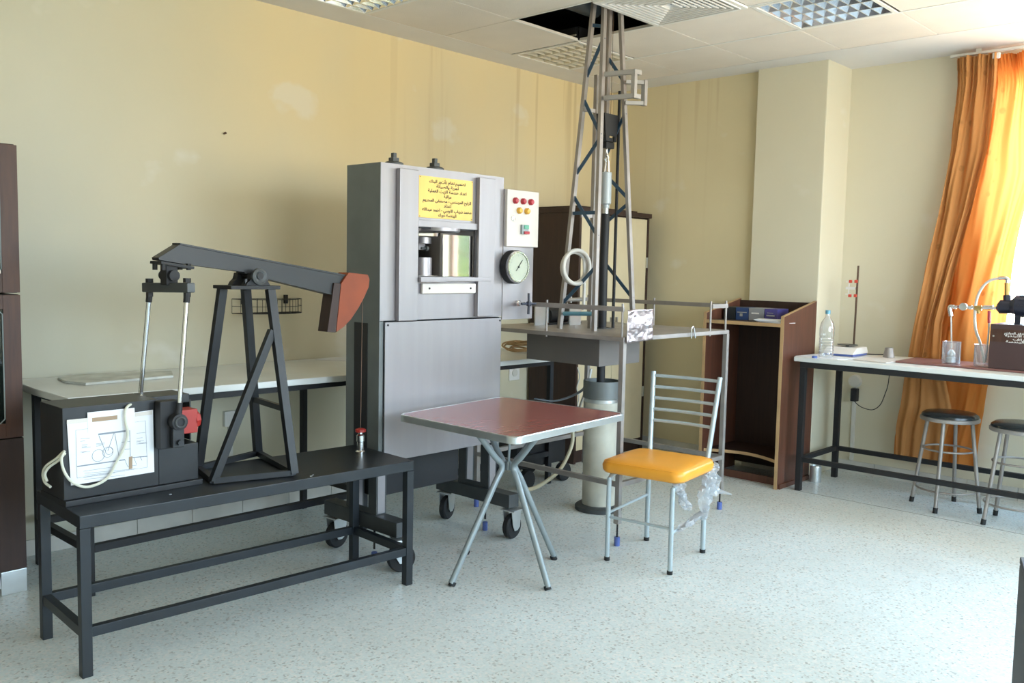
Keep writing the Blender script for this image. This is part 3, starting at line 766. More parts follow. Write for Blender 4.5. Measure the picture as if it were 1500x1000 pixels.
# ================================================================== HYDRAULIC PRESS
YP = 3.25
t = thing('hydraulic_press', 'tall brushed-steel hydraulic press on a castored black frame in the middle of the room', 'press', (2.98, 3.35, 0))
X0, X1, ZB, ZTP = 2.592, 3.398, 1.145, 1.865
def pp(px, py_, y=YP): p = at(px, py_, 1, y); return p
wx0, wx1, wz0, wz1 = 2.81, 3.19, 1.35, 1.585
b = MB()
b.box(X0, wx0, YP, YP+.245, ZB, ZTP); b.box(wx1, X1, YP, YP+.245, ZB, ZTP)
b.box(wx0, wx1, YP, YP+.245, wz1, ZTP); b.box(wx0, wx1, YP, YP+.245, ZB, wz0)
body = link('upper_housing', b, M['steel'], t, False)
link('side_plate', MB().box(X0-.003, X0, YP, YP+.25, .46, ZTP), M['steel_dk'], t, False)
link('chamber_back', MB().box(wx0, wx1, YP+.13, YP+.135, wz0, wz1), M['mirror'], body, False)
link('polished_guard', MB().box(2.985, wx1-.006, YP+.008, YP+.011, wz0+.002, wz1-.03), M['mirror'], body, False)
# raised flat rails on the face
for a, z0, z1 in ((2.681, 1.142, 1.846), (3.196, 1.150, 1.848)):
    link('face_rail', MB().box(a, a+.115, YP-.028, YP-.0003, z0, z1, .004), M['steel'], t)
# lower panel + sides
link('lower_panel', MB().box(2.615, 3.385, YP-.012, YP-.002, .485, 1.138, .002), M['steel'], t)
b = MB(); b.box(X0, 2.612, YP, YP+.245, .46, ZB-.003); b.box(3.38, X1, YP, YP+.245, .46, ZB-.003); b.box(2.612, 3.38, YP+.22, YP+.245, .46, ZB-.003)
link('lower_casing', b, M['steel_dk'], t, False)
link('side_slot', MB().box(X0-.005, X0-.003, YP+.085, YP+.185, .50, 1.13), M['blackm'], t, False)
b = MB(); b.box(X0+.07, 3.20, YP+.10, YP+.20, .29, .46, .004)
link('bed_beam', b, M['blackm'], t)
# feet: portal frames standing on skids
for sx, xs in ((0, 2.600), (1, 3.345)):
    f_ = MB()
    for ya in (YP+.008, YP+.178):
        f_.box(xs-.014, xs-.008, ya, ya+.06, .235, .47); f_.box(xs-.008, xs+.045, ya, ya+.006, .235, .47); f_.box(xs-.008, xs+.045, ya+.054, ya+.06, .235, .47)
    f_.box(xs-.014, xs-.008, YP+.068, YP+.178, .235, .26)
    link('portal_post', f_, M['steel'] if 0 else M['dkgrey'], t, False)
    for yy in (YP+.0055, YP+.1755): link('post_lining', MB().box(xs-.007, xs+.035, yy, yy+.002, .24, .47), M['steel'], t, False)
    link('skid', MB().box(xs-.03, xs+.045, YP-.16, YP+.40, .165, .235, .004), M['dkgrey'], t)
    link('levelling_screw', MB().cyl((xs+.01, YP+.05, .165), (xs+.01, YP+.05, .06), .005, n=8), M['blackm'], t)
    link('levelling_foot', MB().cyl((xs+.01, YP+.05, .045), (xs+.01, YP+.05, .0), .014, n=12), M['bluecap'], t)
    for yc, ang in ((YP-.145, rad(8 if sx else -25)), (YP+.35, rad(20 if sx else 5))):
        c = V((xs+.01, yc, 0)); mm = MX.Translation(c) @ MX.Rotation(ang, 4, 'Z')
        fk = MB(); fk.box(-.045, .045, -.045, .045, .150, .158, .002, mm)
        for s_ in (-1, 1):
            y_ = s_*.028
            fk.prism([(-.042, .150), (.042, .150), (.032, .06), (.012, .045), (-.012, .045), (-.030, .075)], mm @ MX(((1, 0, 0, 0), (0, 0, 1, y_-.0015), (0, 1, 0, 0), (0, 0, 0, 1))), .003)
        cs = link('caster_fork', fk, M['zinc'], t, False)
        wc = MX.Translation(c) @ MX.Rotation(ang, 4, 'Z')
        def wheel(prof, m_, nm, par):
            mb = MB().lathe(prof, (0, 0, 0), 32, 'y'); mb.bm.transform(MX.Translation((c.x, c.y, .0652)) @ MX.Rotation(ang, 4, 'Z')); return link(nm, mb, m_, par)
        wheel([(.046, -.018), (.058, -.019), (.065, -.012), (.065, .012), (.058, .019), (.046, .018)], M['rubber'], 'tyre', cs)
        wheel([(0, -.021), (.012, -.021), (.016, -.012), (.040, -.010), (.047, -.016), (.047, .016), (.040, .010), (.016, .012), (.012, .021), (0, .021)], M['zinc'], 'wheel_hub', cs)
# top flanges and studs
for px, pz in ((597, 0), (657, 0)):
    x = pp(px, 240).x
    b = MB(); b.lathe([(.046, 0), (.046, .016), (.036, .022), (.018, .022)], (x, YP+.10, ZTP), 28); b.box(x-.018, x+.018, YP+.082, YP+.118, ZTP+.022, ZTP+.042, .002)
    b.box(x-.010, x+.010, YP+.09, YP+.11, ZTP+.042, ZTP+.064, .002)
    link('top_flange', b, M['dkgrey'], t)
# sign
sx0, sx1, sz0, sz1 = 2.816, 3.170, 1.630, 1.826
sg = link('sign_plate', MB().box(sx0, sx1, YP-.004, YP-.0005, sz0, sz1), M['yellow'], t, False)
lines = [('تصميم نظام تأثير البنك', .68), ('تجربة والصيانة', .42), ('اعداد هندسة الزيت العملية', .72), ('مراقبة', .14), ('الرابح المهندس - مصطفى المحروم', .90), ('اعداد', .14), ('محمد شهاب الاوسي - احمد عبدالله', .92), ('الهندسة دورك', .34)]
b = MB()
for k, (s_, w_) in enumerate(lines):
    text_mb(arabic(s_), .020, face_y((sx0+sx1)/2+.006, YP-.0046, sz1-.022-k*.0225), b, (sx1-sx0)*w_)
link('lettering', b, M['ink'], sg, False)
b = MB()
for x in (sx0+.006, sx1-.006):
    for z in (sz0+.006, sz1-.006): b.cyl((x, YP-.0055, z), (x, YP-.003, z), .002, n=8)
link('rivets', b, M['ink'], sg, False)
# chamber
link('crosshead_bar', MB().box(wx0-.004, wx1+.006, YP-.016, YP-.001, wz1, wz1+.032, .002), M['steel'], t)
link('upper_platen', MB().lathe([(.02, 0), (.10, 0), (.105, .004), (.105, .018)], (2.985, YP+.02+.02, wz1-.018), 32), M['steel'], t)
link('opening_frame', MB().box(wx0, wx0+.006, YP-.006, YP, wz0, wz1).box(wx1-.006, wx1, YP-.006, YP, wz0, wz1).box(wx0, wx1, YP-.006, YP, wz1-.006, wz1), M['blackm'], t, False)
link('specimen_cylinder', MB().lathe([(.045, 0), (.045, .085), (.043, .088), (.0, .088)], (2.895, YP+.055, wz0+.004), 28), M['steel'], t)
link('loading_block', MB().lathe([(.038, 0), (.038, .03), (.03, .032)], (2.93, YP+.09, wz0+.16), 24).box(2.84, 2.95, YP+.10, YP+.13, wz0+.13, wz0+.16), M['steel'], t)
link('knob', MB().cyl((2.855, YP+.02, wz0+.135), (2.885, YP+.02, wz0+.135), .006, n=10).lathe([(0, 0), (.012, .002), (.012, .014), (0, .016)], (2.88, YP+.02, wz0+.135), 16, 'x'), M['dkgrey'], t)
link('shelf', MB().box(wx0-.010, wx0+.155, YP-.045, YP-.001, wz0-.026, wz0-.002, .002).box(wx0+.155, 3.285, YP-.030, YP-.001, wz0-.022, wz0-.002, .002), M['steel'], t)
b = MB(); b.box(2.832, 3.190, YP-.020, YP-.001, 1.268, 1.318, .006); pl = link('lower_nameplate', b, M['offwhite'], t)
link('screw', MB().cyl((2.875, YP-.0225, 1.294), (2.875, YP-.0195, 1.294), .005, n=10), M['blackm'], pl); link('screw', MB().cyl((3.15, YP-.0225, 1.294), (3.15, YP-.0195, 1.294), .005, n=10), M['blackm'], pl)
b = MB()
for x in (2.63, 3.375): b.cyl((x, YP-.0145, 1.125), (x, YP-.011, 1.125), .005, n=8)
link('panel_screws', b, M['blackm'], t, False)
# side instrument panel
link('instrument_panel', MB().box(3.4, 3.634, YP-.004, YP+.002, 1.128, 1.806, .001), M['steel'], t, False)
cb_ = link('control_box', MB().box(3.402, 3.648, YP-.024, YP-.0045, 1.512, 1.806, .003), M['offwhite'], t)
yb_ = YP-.024
for k in range(3):
    link('red_indicator_lamp', MB().lathe([(.0165, 0), (.0165, .012), (.012, .019), (0, .022)], (3.458+.060*k, yb_, 1.750-.0003), 20, 'y').box(3.458+.06*k-.0005, 3.458+.06*k+.0005, yb_-.0002, yb_, 1.75, 1.751), M['redlamp'], cb_)
for k in range(2):
    link('amber_indicator_lamp', MB().lathe([(.0165, 0), (.0165, .012), (.012, .019), (0, .022)], (3.489+.060*k, yb_, 1.700), 20, 'y'), M['yellowlamp'], cb_)
link('key_lock', MB().lathe([(.014, 0), (.014, .006), (.006, .008), (0, .006)], (3.446, yb_, 1.657), 20, 'y'), M['chrome'], cb_)
link('switch_body', MB().box(3.505, 3.556, yb_-.014, yb_, 1.578, 1.628, .002), M['tubegrey'], cb_)
link('green_button', MB().box(3.518, 3.554, yb_-.018, yb_-.014, 1.606, 1.626, .001), M['greenbtn'], cb_); link('red_button', MB().box(3.518, 3.558, yb_-.020, yb_-.014, 1.578, 1.594, .001), M['redlamp'], cb_)
gp = pp(760, 391, YP-.05)
g_ = link('pressure_gauge', MB().lathe([(.078, -.0), (.080, -.02), (.080, -.045), (.074, -.052), (.070, -.050), (.070, -.044)][::-1], (0, 0, 0), 40, 'y') if 0 else
      MB().lathe([(.083, .0), (.085, .022), (.085, .046), (.080, .055), (.074, .055), (.074, .048), (0, .048)], (gp.x-.008, YP-.004, gp.z), 40, 'y'), M['chrome'], t)
link('gauge_case', MB().lathe([(.088, .0), (.088, .040)], (gp.x-.008, YP-.004, gp.z), 40, 'y'), M['blackm'], g_)
link('gauge_dial', MB().lathe([(.072, .0), (.072, .002), (0, .002)], (gp.x-.008, YP-.0525, gp.z), 36, 'y'), M['dial'], g_)
b = MB()
for k in range(21):
    a = rad(-135+270*k/20); r0_, r1_ = (.055, .066) if k % 5 == 0 else (.060, .066)
    q = lambda r_: (gp.x-.008+r_*sin(a), YP-.0552, gp.z+r_*cos(a))
    b.cyl(q(r0_), q(r1_), .0009, n=4)
link('dial_ticks', b, M['inkgrey'], g_, False)
link('gauge_needle', MB().bar((gp.x-.025, YP-.0565, gp.z-.02), (gp.x+.02, YP-.0565, gp.z+.035), .003, .0012, (0, 1, 0)).cyl((gp.x-.008, YP-.0545, gp.z), (gp.x-.008, YP-.06, gp.z), .005, n=12), M['ink'], g_, False)
vp = pp(762, 444, YP-.03)
v_ = link('valve_stem', MB().cyl((vp.x, YP, vp.z), (vp.x, YP-.06, vp.z), .009, n=12).lathe([(.018, 0), (.018, .018), (.012, .022)], (vp.x, YP-.004, vp.z), 6, 'y').cyl((vp.x, YP-.055, vp.z), (vp.x, YP-.09, vp.z), .006, n=10), M['chrome'], t)
link('valve_handle', MB().tube([(vp.x, YP-.09, vp.z-.055), (vp.x, YP-.092, vp.z), (vp.x, YP-.09, vp.z+.055)], .007, 10).tube([(vp.x-.055, YP-.09, vp.z), (vp.x+.055, YP-.09, vp.z)], .006, 10).lathe([(.013, -.008), (.013, .012), (0, .014)], (vp.x, YP-.09, vp.z), 16, 'y'), M['violet'], v_)

# ================================================================== DRILLING RIG MODEL
RX0, RX1, RY0, RY1, PZ = 3.655, 4.67, 2.65, 3.67, 1.065
t = thing('drilling_rig_model', 'lattice drilling derrick model on a railed steel platform reaching through the ceiling', 'drilling rig', (4.16, 3.16, 0))
link('platform', MB().box(RX0-.012, RX1+.012, RY0-.012, RY1+.012, PZ-.022, PZ, .002), M['galv'], t)
w = .026
for x in (RX0, RX1):
    for y in (RY0, RY1):
        lg = link('leg', MB().box(x-w/2, x+w/2, y-w/2, y+w/2, .115, PZ-.022, .001).box(x-.015, x+.015, y-.015, y+.015, .115, .17), M['galv'], t)
        link('foot_screw', MB().cyl((x, y, .115), (x, y, .04), .005, n=8), M['blackm'], lg); link('foot_cup', MB().cyl((x, y, 0), (x, y, .045), .015, n=16), M['bluecap'], lg)
b = MB(); z = .315
b.bar((RX0, RY0+w/2, z), (RX0, RY1-w/2, z), .024, .024); b.bar((RX1, RY0+w/2, z), (RX1, RY1-w/2, z), .024, .024)
b.bar((RX0+w/2, RY0, z), (RX1-w/2, RY0, z), .024, .024); b.bar((RX0+w/2, RY1, z), (RX1-w/2, RY1, z), .024, .024)
link('stretchers', b, M['galv'], t)
ZR = 1.205
rails = [((RX0, RY0), (RX0, RY1)), ((RX1, RY0), (RX1, RY1)), ((RX1-.17, RY0), (RX1, RY0)), ((RX0, RY1), (RX0+.02, RY1)), ((RX0+.80, RY1), (RX1, RY1)), ((RX0, RY0), (RX0+.21, RY0))]
for (a, c), (d_, e_) in rails[:3]+rails[4:5]:
    dv = V((d_-a, e_-c, 0)).normalized()*.0
    link('handrail', MB().bar((a, c, ZR), (d_, e_, ZR), .012, .024, bev=.001), M['galv'], t)
for x, y in ((RX0, RY0), (RX0, RY0+.50), (RX0, RY1), (RX1, RY0), (RX1-.17, RY0), (RX1, RY0+.5), (RX1, RY1), (RX0+.80, RY1)):
    link('rail_post', MB().cyl((x, y+.008, PZ-.03), (x, y+.008, ZR+.028), .006, n=10), M['galv'], t)
# derrick
CX, CY = 4.055, 3.125; ZTOP = 3.09
def leg_at(sx, sy, z):
    k = (z-PZ)/(2.825-PZ); return V((CX+.012*k+sx*(.183+(.075-.183)*k), CY+sy*(.122+(.038-.122)*k), z))
for sx in (-1, 1):
    for sy in (-1, 1):
        link('derrick_leg', MB().bar(leg_at(sx, sy, PZ), leg_at(sx, sy, ZTOP), .026, .020), M['galv'], t)
def zof(px, py_): return at(px, py_, 1, CY).z
# blue lattice braces : (from leg, z) -> (to leg, z)
A, B_, C_, D_ = (-1, 1), (-1, -1), (1, -1), (1, 1)      # left, near, right, back
br = [(A, 2.46, B_, 2.66), (A, 2.33, B_, 2.13), (A, 1.93, B_, 2.12), (A, 1.80, B_, 1.58), (A, 1.21, B_, 1.42), (A, 2.74, B_, 2.72),
      (D_, 2.59, C_, 2.45), (D_, 2.05, C_, 2.28), (D_, 1.95, C_, 1.80), (D_, 1.66, C_, 1.78), (D_, 1.46, C_, 1.24), (B_, 1.71, A, 1.71)]
for p, z0_, q, z1_ in br:
    link('lattice_brace', MB().bar(leg_at(*p, z0_)+V((0, -.004, 0)), leg_at(*q, z1_)+V((0, -.004, 0)), .006, .019, (0, 1, 0) if 0 else (0, 0, 1)), M['blue'], t)
# inner standing guides
gx = at(861, 300, 1, CY+.05).x
link('guide_bar', MB().bar((gx+.035, CY+.04, PZ), (gx+.035, CY+.04, zof(866, 104)), .016, .022), M['galv'], t)
link('guide_bar', MB().bar((gx+.02, CY+.035, 2.28), (gx-.06, CY+.05, 2.28), .014, .02).bar((gx+.02, CY+.035, 1.70), (gx-.06, CY+.05, 1.70), .014, .02), M['galv'], t)
rx_ = at(903, 300, 1, CY).x
link('black_guide_rod', MB().cyl((rx_, CY, PZ), (rx_, CY, zof(903, 132)), .009, n=12), M['blackm'], t)
# travelling block
kx = CX+.075
def pc(px, py_): return at(px, py_, 1, CY)
b0 = pc(890, 168); b1 = pc(892, 208)
tb_ = link('travelling_block', MB().xz([(b0.x-.065, b0.z), (b0.x+.062, b0.z), (b0.x+.05, b1.z), (b0.x+.03, b1.z), (b0.x+.03, b1.z+.03), (b0.x-.02, b1.z+.03), (b0.x-.02, b1.z), (b0.x-.045, b1.z)], CY-.03, CY-.022)
   .xz([(b0.x-.065, b0.z), (b0.x+.062, b0.z), (b0.x+.05, b1.z), (b0.x-.045, b1.z)], CY+.022, CY+.03).cyl((b0.x-.09, CY, b0.z-.015), (b0.x+.085, CY, b0.z-.015), .007, n=10)
   .box(b0.x-.05, b0.x+.05, CY-.022, CY+.022, b1.z, b1.z+.02), M['blackm'], t, False)
link('sheave', MB().lathe([(.03, -.02), (.022, -.008), (.03, 0), (.022, .008), (.03, .02)], (b0.x+.012, CY, (b0.z+b1.z)/2+.03), 24, 'y'), M['dkgrey'], tb_)
h0 = pc(889, 212); h1 = pc(889, 234)
b = MB(); b.box(h0.x-.03, h0.x+.045, CY-.02, CY+.02, h0.z-.02, b1.z-.004, .003)
link('block_frame', b, M['blackm'], tb_)
link('hook', MB().tube([(h0.x, CY, h0.z-.02), (h0.x, CY, h0.z-.04), (h0.x+.016, CY, h1.z+.01), (h0.x, CY, h1.z-.01), (h0.x-.016, CY, h1.z+.005)], .006, 8, smooth=5), M['chrome'], tb_)
s0, s1 = pc(889, 252), pc(889, 300)
link('bail', MB().tube([(s0.x-.022, CY, s0.z-.01), (s0.x-.012, CY, h1.z+.0), (s0.x, CY, h1.z+.012), (s0.x+.012, CY, h1.z), (s0.x+.022, CY, s0.z-.01)], .0035, 8, smooth=4), M['chrome'], t)
kx = s0.x
link('swivel', MB().lathe([(.020, s1.z-.02), (.020, s1.z), (.027, s1.z+.004), (.029, s1.z+.006), (.029, s0.z-.004), (.023, s0.z)], (kx, CY, 0), 24), M['swivel'], t)
link('kelly', MB().cyl((kx, CY, s1.z-.02), (kx, CY, s1.z-.07), .016, n=16), M['zinc'], t)
PXC = 4.105
link('drill_pipe', MB().tube([(kx, CY, s1.z-.05), (kx-.005, CY, 1.4), (PXC, CY, PZ+.02), (PXC, CY, .60)], .024, 20), M['blackm'], t)
link('line_cable', MB().cyl((kx-.03, CY, b0.z), (kx-.035, CY, ZTOP), .0014, n=5).cyl((kx+.02, CY, b0.z), (kx+.02, CY, ZTOP), .0014, n=5), M['rust'], t, False)
# pipe-rack brackets (square C frames)
def cframe(p, ln_, z0_, z1_, d_):
    p = V((p.x, p.y, 0)); d_ = V(d_).normalized(); q = p+d_*ln_; e_ = q+V((.045, -.005, 0)); w_ = .024
    b = MB()
    for z in (z0_, z1_): b.bar(p+V((0, 0, z)), q+V((0, 0, z)), w_, w_, bev=.001)
    b.bar(q+V((0, 0, z0_-w_/2)), q+V((0, 0, z1_+w_/2)), w_, w_, (0, 1, 0), .001)
    for z in (z0_, z1_): b.bar(q+V((0, 0, z)), e_+V((0, 0, z)), w_, w_, bev=.001)
    return b
l0 = leg_at(*B_, 2.35); l1 = leg_at(*C_, 2.33)
zA0, zA1 = at(912, 145, 1, 2.98).z, at(912, 110, 1, 2.98).z
link('pipe_rack_bracket', cframe(l0+V((0, -.02, 0)), .17, zA0, zA1, (.25, -1, 0)), M['bracket'], t, False)
def cframe2(p, q, z0_, z1_):
    w_ = .026; b = MB(); p = V((p[0], p[1], 0)); q = V((q[0], q[1], 0))
    for z in (z0_, z1_): b.bar(p+V((0, 0, z)), q+V((0, 0, z)), w_, w_*.8, bev=.001)
    b.bar(q+V((0, 0, z0_-w_/2)), q+V((0, 0, z1_+w_/2)), w_, w_, (0, 1, 0), .001); return b
zB0, zB1 = at(944, 150, 1, 2.95).z, at(944, 119, 1, 2.95).z
link('pipe_rack_bracket', cframe2((l1.x-.02, l1.y-.02), (at(944, 130, 1, 2.97).x, 2.97), zB0, zB1), M['bracket'], t, False)
# winch and plates behind the left rail
w0 = at(793, 463, 1, 3.52)
for pa_, pb3, yy in ((784, 804, 3.50), (835, 851, 3.40)):
    xa, xb = at(pa_, 460, 1, yy).x, at(pb3, 460, 1, yy).x
    link('winch_plate', MB().box(xa, xb, yy, yy+.008, PZ, PZ+.112), M['zinc'], t, False)
link('winch_drum', MB().cyl((at(806, 460, 1, 3.5).x, 3.53, PZ+.055), (at(834, 460, 1, 3.5).x, 3.53, PZ+.055), .045, n=20), M['blackm'], t)
link('winch_base', MB().box(at(800, 460, 1, 3.5).x, at(850, 460, 1, 3.5).x, 3.49, 3.57, PZ, PZ+.012), M['blackm'], t)
link('rear_valve', MB().cyl((at(829, 437, 1, 3.64).x, 3.64, ZR), (at(856, 437, 1, 3.64).x, 3.64, ZR), .012, n=12).cyl((at(836, 437, 1, 3.64).x, 3.64, ZR-.02), (at(836, 437, 1, 3.64).x, 3.64, ZR+.02), .008, n=8), M['bracket'], t)
link('air_cylinder', MB().cyl(leg_at(*A, 1.15)+V((0, -.02, 0)), leg_at(*B_, 1.16)+V((0, -.0, 0)), .012, n=12), M['ltblue'], t)
link('table_bolt', MB().cyl((3.93, 2.86, PZ), (3.93, 2.86, PZ+.03), .006, n=6), M['zinc'], t); link('table_bolt', MB().cyl((4.02, 2.82, PZ), (4.02, 2.82, PZ+.04), .005, n=6), M['zinc'], t)
link('rotary_recess', MB().ring((PXC, CY, PZ+.001), .05, .006, (0, 0, 1), 28, 6), M['dkgrey'], t)
# box under the platform
link('mud_tray', MB().box(3.79, 4.16, 2.90, 3.42, .885, PZ-.023, .002), M['traysteel'], t)
link('side_latch_clip', MB().tube([(4.26, RY0-.02, PZ-.03), (4.255, RY0-.022, PZ+.02), (4.27, RY0-.022, PZ+.035), (4.285, RY0-.022, PZ+.015), (4.30, RY0-.02, PZ-.03)], .0035, 8, smooth=4), M['chrome'], t)
# foil sheet on the corner post
def ff(u, v):
    p = V((3.655+.225*u, 2.632-.009*(.5+noise.noise(V((u*4, v*3, 1))))-.004*noise.noise(V((u*11, v*9, 4))), 1.035+.168*v+.010*u*(1-v)+.002*noise.noise(V((u*6, v, 9)))))
    return p
fo = MB().grid(ff, 24, 18)
fo_ = solo('foil_sheet', fo, M['foil'], 'crinkled silver foil sheet wrapped on the rail at the platform corner', 'foil', ang=6)
fo_.modifiers.new('thick', 'SOLIDIFY').thickness = .0015
# casing cylinder on the floor
t = thing('casing_cylinder', 'cream cylinder with grey collar standing on the floor under the rig platform', 'cylinder', (4.15, 3.15, 0))
cc = (4.15, 3.15, 0)
link('base_flange', MB().lathe([(.138, 0), (.138, .022), (.125, .032), (.105, .034)], cc, 36), M['dkgrey'], t)
link('barrel', MB().lathe([(.098, .034), (.098, .665)], cc, 36), M['concrete'], t)
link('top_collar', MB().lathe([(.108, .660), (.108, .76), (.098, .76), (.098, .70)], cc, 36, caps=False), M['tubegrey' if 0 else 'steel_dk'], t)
link('band', MB().lathe([(.099, .635), (.1015, .637), (.1015, .655), (.099, .657)], cc, 36, caps=False), M['zinc'], t)
# hoses
hc = at(845, 391, 1, 3.12)
hb_ = MB(); n_ = V((-.2, -1, 0)).normalized()
hb_.ring(hc, .092, .011, n_, 40, 10, (1, 1)); hb_.ring(hc+V((.006, .024, -.004)), .086, .011, n_, 40, 10, (1, 1))
hb_.tube([hc+V((.055, -.0, .075)), hc+V((.075, .01, .04)), hc+V((.082, .01, -.10)), hc+V((.08, .01, -.24))], .009, 10, smooth=6)
solo('clear_hose_coil', hb_, M['hose'], 'coil of milky plastic hose hung on the derrick leg above the platform', 'hose')
solo('floor_hose', MB().tube([at(838, 620, 1, 3.55), at(838, 650, 1, 3.52), at(822, 685, 1, 3.5), at(800, 705, 1, 3.47), at(778, 716, 1, 3.45), at(760, 716, 1, 3.45)], .012, 10, smooth=6), M['hosey'],
     'yellowed hose curving down to the floor under the rig platform', 'hose')
solo('grey_strap', MB().tube([at(785, 584, 1, 3.40), at(810, 587, 1, 3.40), at(832, 582, 1, 3.38), at(852, 572, 1, 3.36), at(862, 560, 1, 3.34)], .016, 10, smooth=5, flat=(1, .25)), M['strap'],
     'flat blue-grey hose sagging beside the casing cylinder', 'hose')
solo('hanging_cables', MB().tube([at(846, 538, 1, 3.45), at(849, 552, 1, 3.45), at(845, 568, 1, 3.45), at(848, 580, 1, 3.45), at(845, 600, 1, 3.45)], .004, 6, smooth=5)
     .tube([at(866, 540, 1, 3.35), at(862, 560, 1, 3.35), at(855, 580, 1, 3.35), at(848, 600, 1, 3.35)], .008, 8, smooth=5), M['hose'], 'pale cables hanging below the rig platform beside the cylinder', 'cable')
# wheeled pump behind
t = thing('wheeled_pump', 'dark wheeled pump unit standing on the floor behind the rig legs', 'pump', (4.35, 3.9, 0))
link('body', MB().box(4.12, 4.60, 3.78, 4.02, .12, .36, .01), M['blackm'], t)
link('motor', MB().cyl((4.2, 3.9, .45), (4.5, 3.9, .45), .085, n=24).box(4.3, 4.4, 3.84, 3.96, .36, .40), M['dkgrey'], t)
for x in (4.18, 4.54):
    for y in (3.75, 4.05): link('wheel', MB().lathe([(.02, -.02), (.06, -.02), (.06, .02), (.02, .02)], (x, y, .0605), 24, 'y'), M['rubber'], t)

# ================================================================== WARDROBE IN THE CORNER
t = thing('corner_wardrobe', 'tall brown wardrobe with beige doors standing in the room corner', 'wardrobe', (5.4, 4.2, 0))
a0, a1, f0, f1, zt_ = 4.965, 5.82, 4.02, 4.45, 1.80
b = MB(); b.box(a0, a0+.02, f0, f1, .0, zt_, .001); b.box(a1-.02, a1, f0, f1, .0, zt_, .001); b.box(a0+.02, a1-.02, f1-.02, f1, .0, zt_); b.box(a0+.02, a1-.02, f0+.01, f1-.02, .0, .09); b.box(a0+.02, a1-.02, f0+.01, f1-.02, zt_-.03, zt_)
link('carcass', b, M['darkwood2'], t)
link('cornice', MB().box(a0-.01, a1+.015, f0-.03, f1, zt_, zt_+.035, .004).box(a0+.03, a1-.10, f0+.03, f1-.02, zt_+.035, zt_+.05), M['darkwood2'], t)
mid = (a0+a1)/2
for c0, c1 in ((a0+.024, mid-.002), (mid+.002, a1-.024)):
    d = link('door', MB().box(c0, c1, f0-.012, f0+.006, .095, zt_-.01, .002), M['beige'], t)
    hx = c1-.03 if c0 < mid-.1 else c0+.03
    link('handle', MB().box(hx-.006, hx+.006, f0-.03, f0-.012, .93, 1.05, .002), M['galv'], d)
b = MB()
b.box(a1-.024, a1, f0-.016, f0, 0, zt_); b.box(a0, a0+.024, f0-.016, f0, 0, zt_)
link('edge_strip', b, M['darkwood2'], t)
link('hinge', MB().box(a1-.03, a1-.012, f0-.022, f0-.016, 1.42, 1.50).box(a1-.03, a1-.012, f0-.022, f0-.016, .42, .50), M['zinc'], t, False)

# ================================================================== LECTERN
t = thing('open_lectern', 'dark open-backed wooden lectern with light edging beside the wall column', 'lectern', (5.6, 2.9, 0))
LX0, LX1, LY0, LY1 = 5.375, 5.845, 2.640, 3.225
def sidep(y0_, y1_): return MB().xz([(LX0, 0), (LX1, 0), (LX1, 1.215), (LX0, 1.122)], y0_, y1_, .001)
for y0_ in (LY0, LY1-.02):
    sp_ = link('side_panel', sidep(y0_, y0_+.02), M['podwood'], t)
    eb = MB(); eb.box(LX0-.003, LX0, y0_-.001, y0_+.021, 0, 1.122)
    eb._add([V((LX0-.003, y0_-.001, 1.1215)), V((LX0-.003, y0_+.021, 1.1215)), V((LX1, y0_+.021, 1.2175)), V((LX1, y0_-.001, 1.2175)),
             V((LX0-.003, y0_-.001, 1.1245)), V((LX0-.003, y0_+.021, 1.1245)), V((LX1, y0_+.021, 1.2185)), V((LX1, y0_-.001, 1.2185))], [(0, 3, 2, 1), (4, 5, 6, 7), (0, 1, 5, 4), (2, 3, 7, 6), (1, 2, 6, 5), (0, 4, 7, 3)])
    link('edge_strip', eb, M['edge'], sp_, False)
link('front_board', MB().box(LX1-.018, LX1-.001, LY0+.02, LY1-.02, .04, 1.205), M['darkwood2'], t, False)
sh = link('top_shelf', MB().box(LX0+.002, LX1-.018, LY0+.02, LY1-.02, 1.058, 1.076), M['darkwood2'], t, False)
link('edge_strip', MB().box(LX0-.002, LX0+.002, LY0+.02, LY1-.02, 1.055, 1.078), M['edge'], sh, False)
pts = [(LX1-.02, LY0+.02), (LX1-.02, LY1-.02), (LX0+.03, LY1-.02)]+[(LX0+.03+.10*sin(pi*k/12), LY1-.02-(LY1-LY0-.04)*k/12) for k in range(1, 12)]+[(LX0+.03, LY0+.02)]
sh = link('curved_shelf', MB().prism(pts, MX.Translation((0, 0, .165)), .018), M['darkwood2'], t, False)
e2 = [V((x-.002, y, .174)) for x, y in pts[2:]]
b = MB()
for p, q in zip(e2, e2[1:]): b.bar(p, q, .003, .020)
link('edge_strip', b, M['edge'], sh, False)
link('kick_board', MB().box(LX0+.10, LX0+.115, LY0+.02, LY1-.02, .0, .05), M['podwood'], t, False)
link('base_runner', MB().box(LX0+.02, LX1-.02, LY0-.012, LY0-.001, 0, .03), M['podwood'], t, False)
# cartons on the lectern
zz = 1.0765
def carton(px0, px1, m_, label, dark=None):
    y1_ = at(px0, 455, 0, 5.56).y; y0_ = at(px1, 455, 0, 5.56).y
    ob = solo('carton', MB().box(5.56, 5.72, y0_, y1_, zz, zz+.085, .002), m_, label, 'box', 'small cartons in a row on the lectern'); return ob
carton(1060, 1077, M['blackbox'], 'black small carton at the left end of the row on the lectern')
c1_ = carton(1078, 1096, M['navybox'], 'navy blue small carton between the black and the grey ones on the lectern')
c2_ = carton(1097, 1119, M['greybox'], 'grey small carton in the middle of the lectern top')
c3_ = carton(1120, 1139, M['violetbox'], 'violet-blue small carton at the right end of the row on the lectern')
def deco(root, bits, m_, nm):
    mb = MB()
    for y0_, y1_, z0_, z1_ in bits: mb.box(5.5585, 5.5598, y0_, y1_, z0_, z1_)
    ob = link(nm, mb, m_, root, False); return ob
def ymid(px): return at(px, 455, 0, 5.56).y
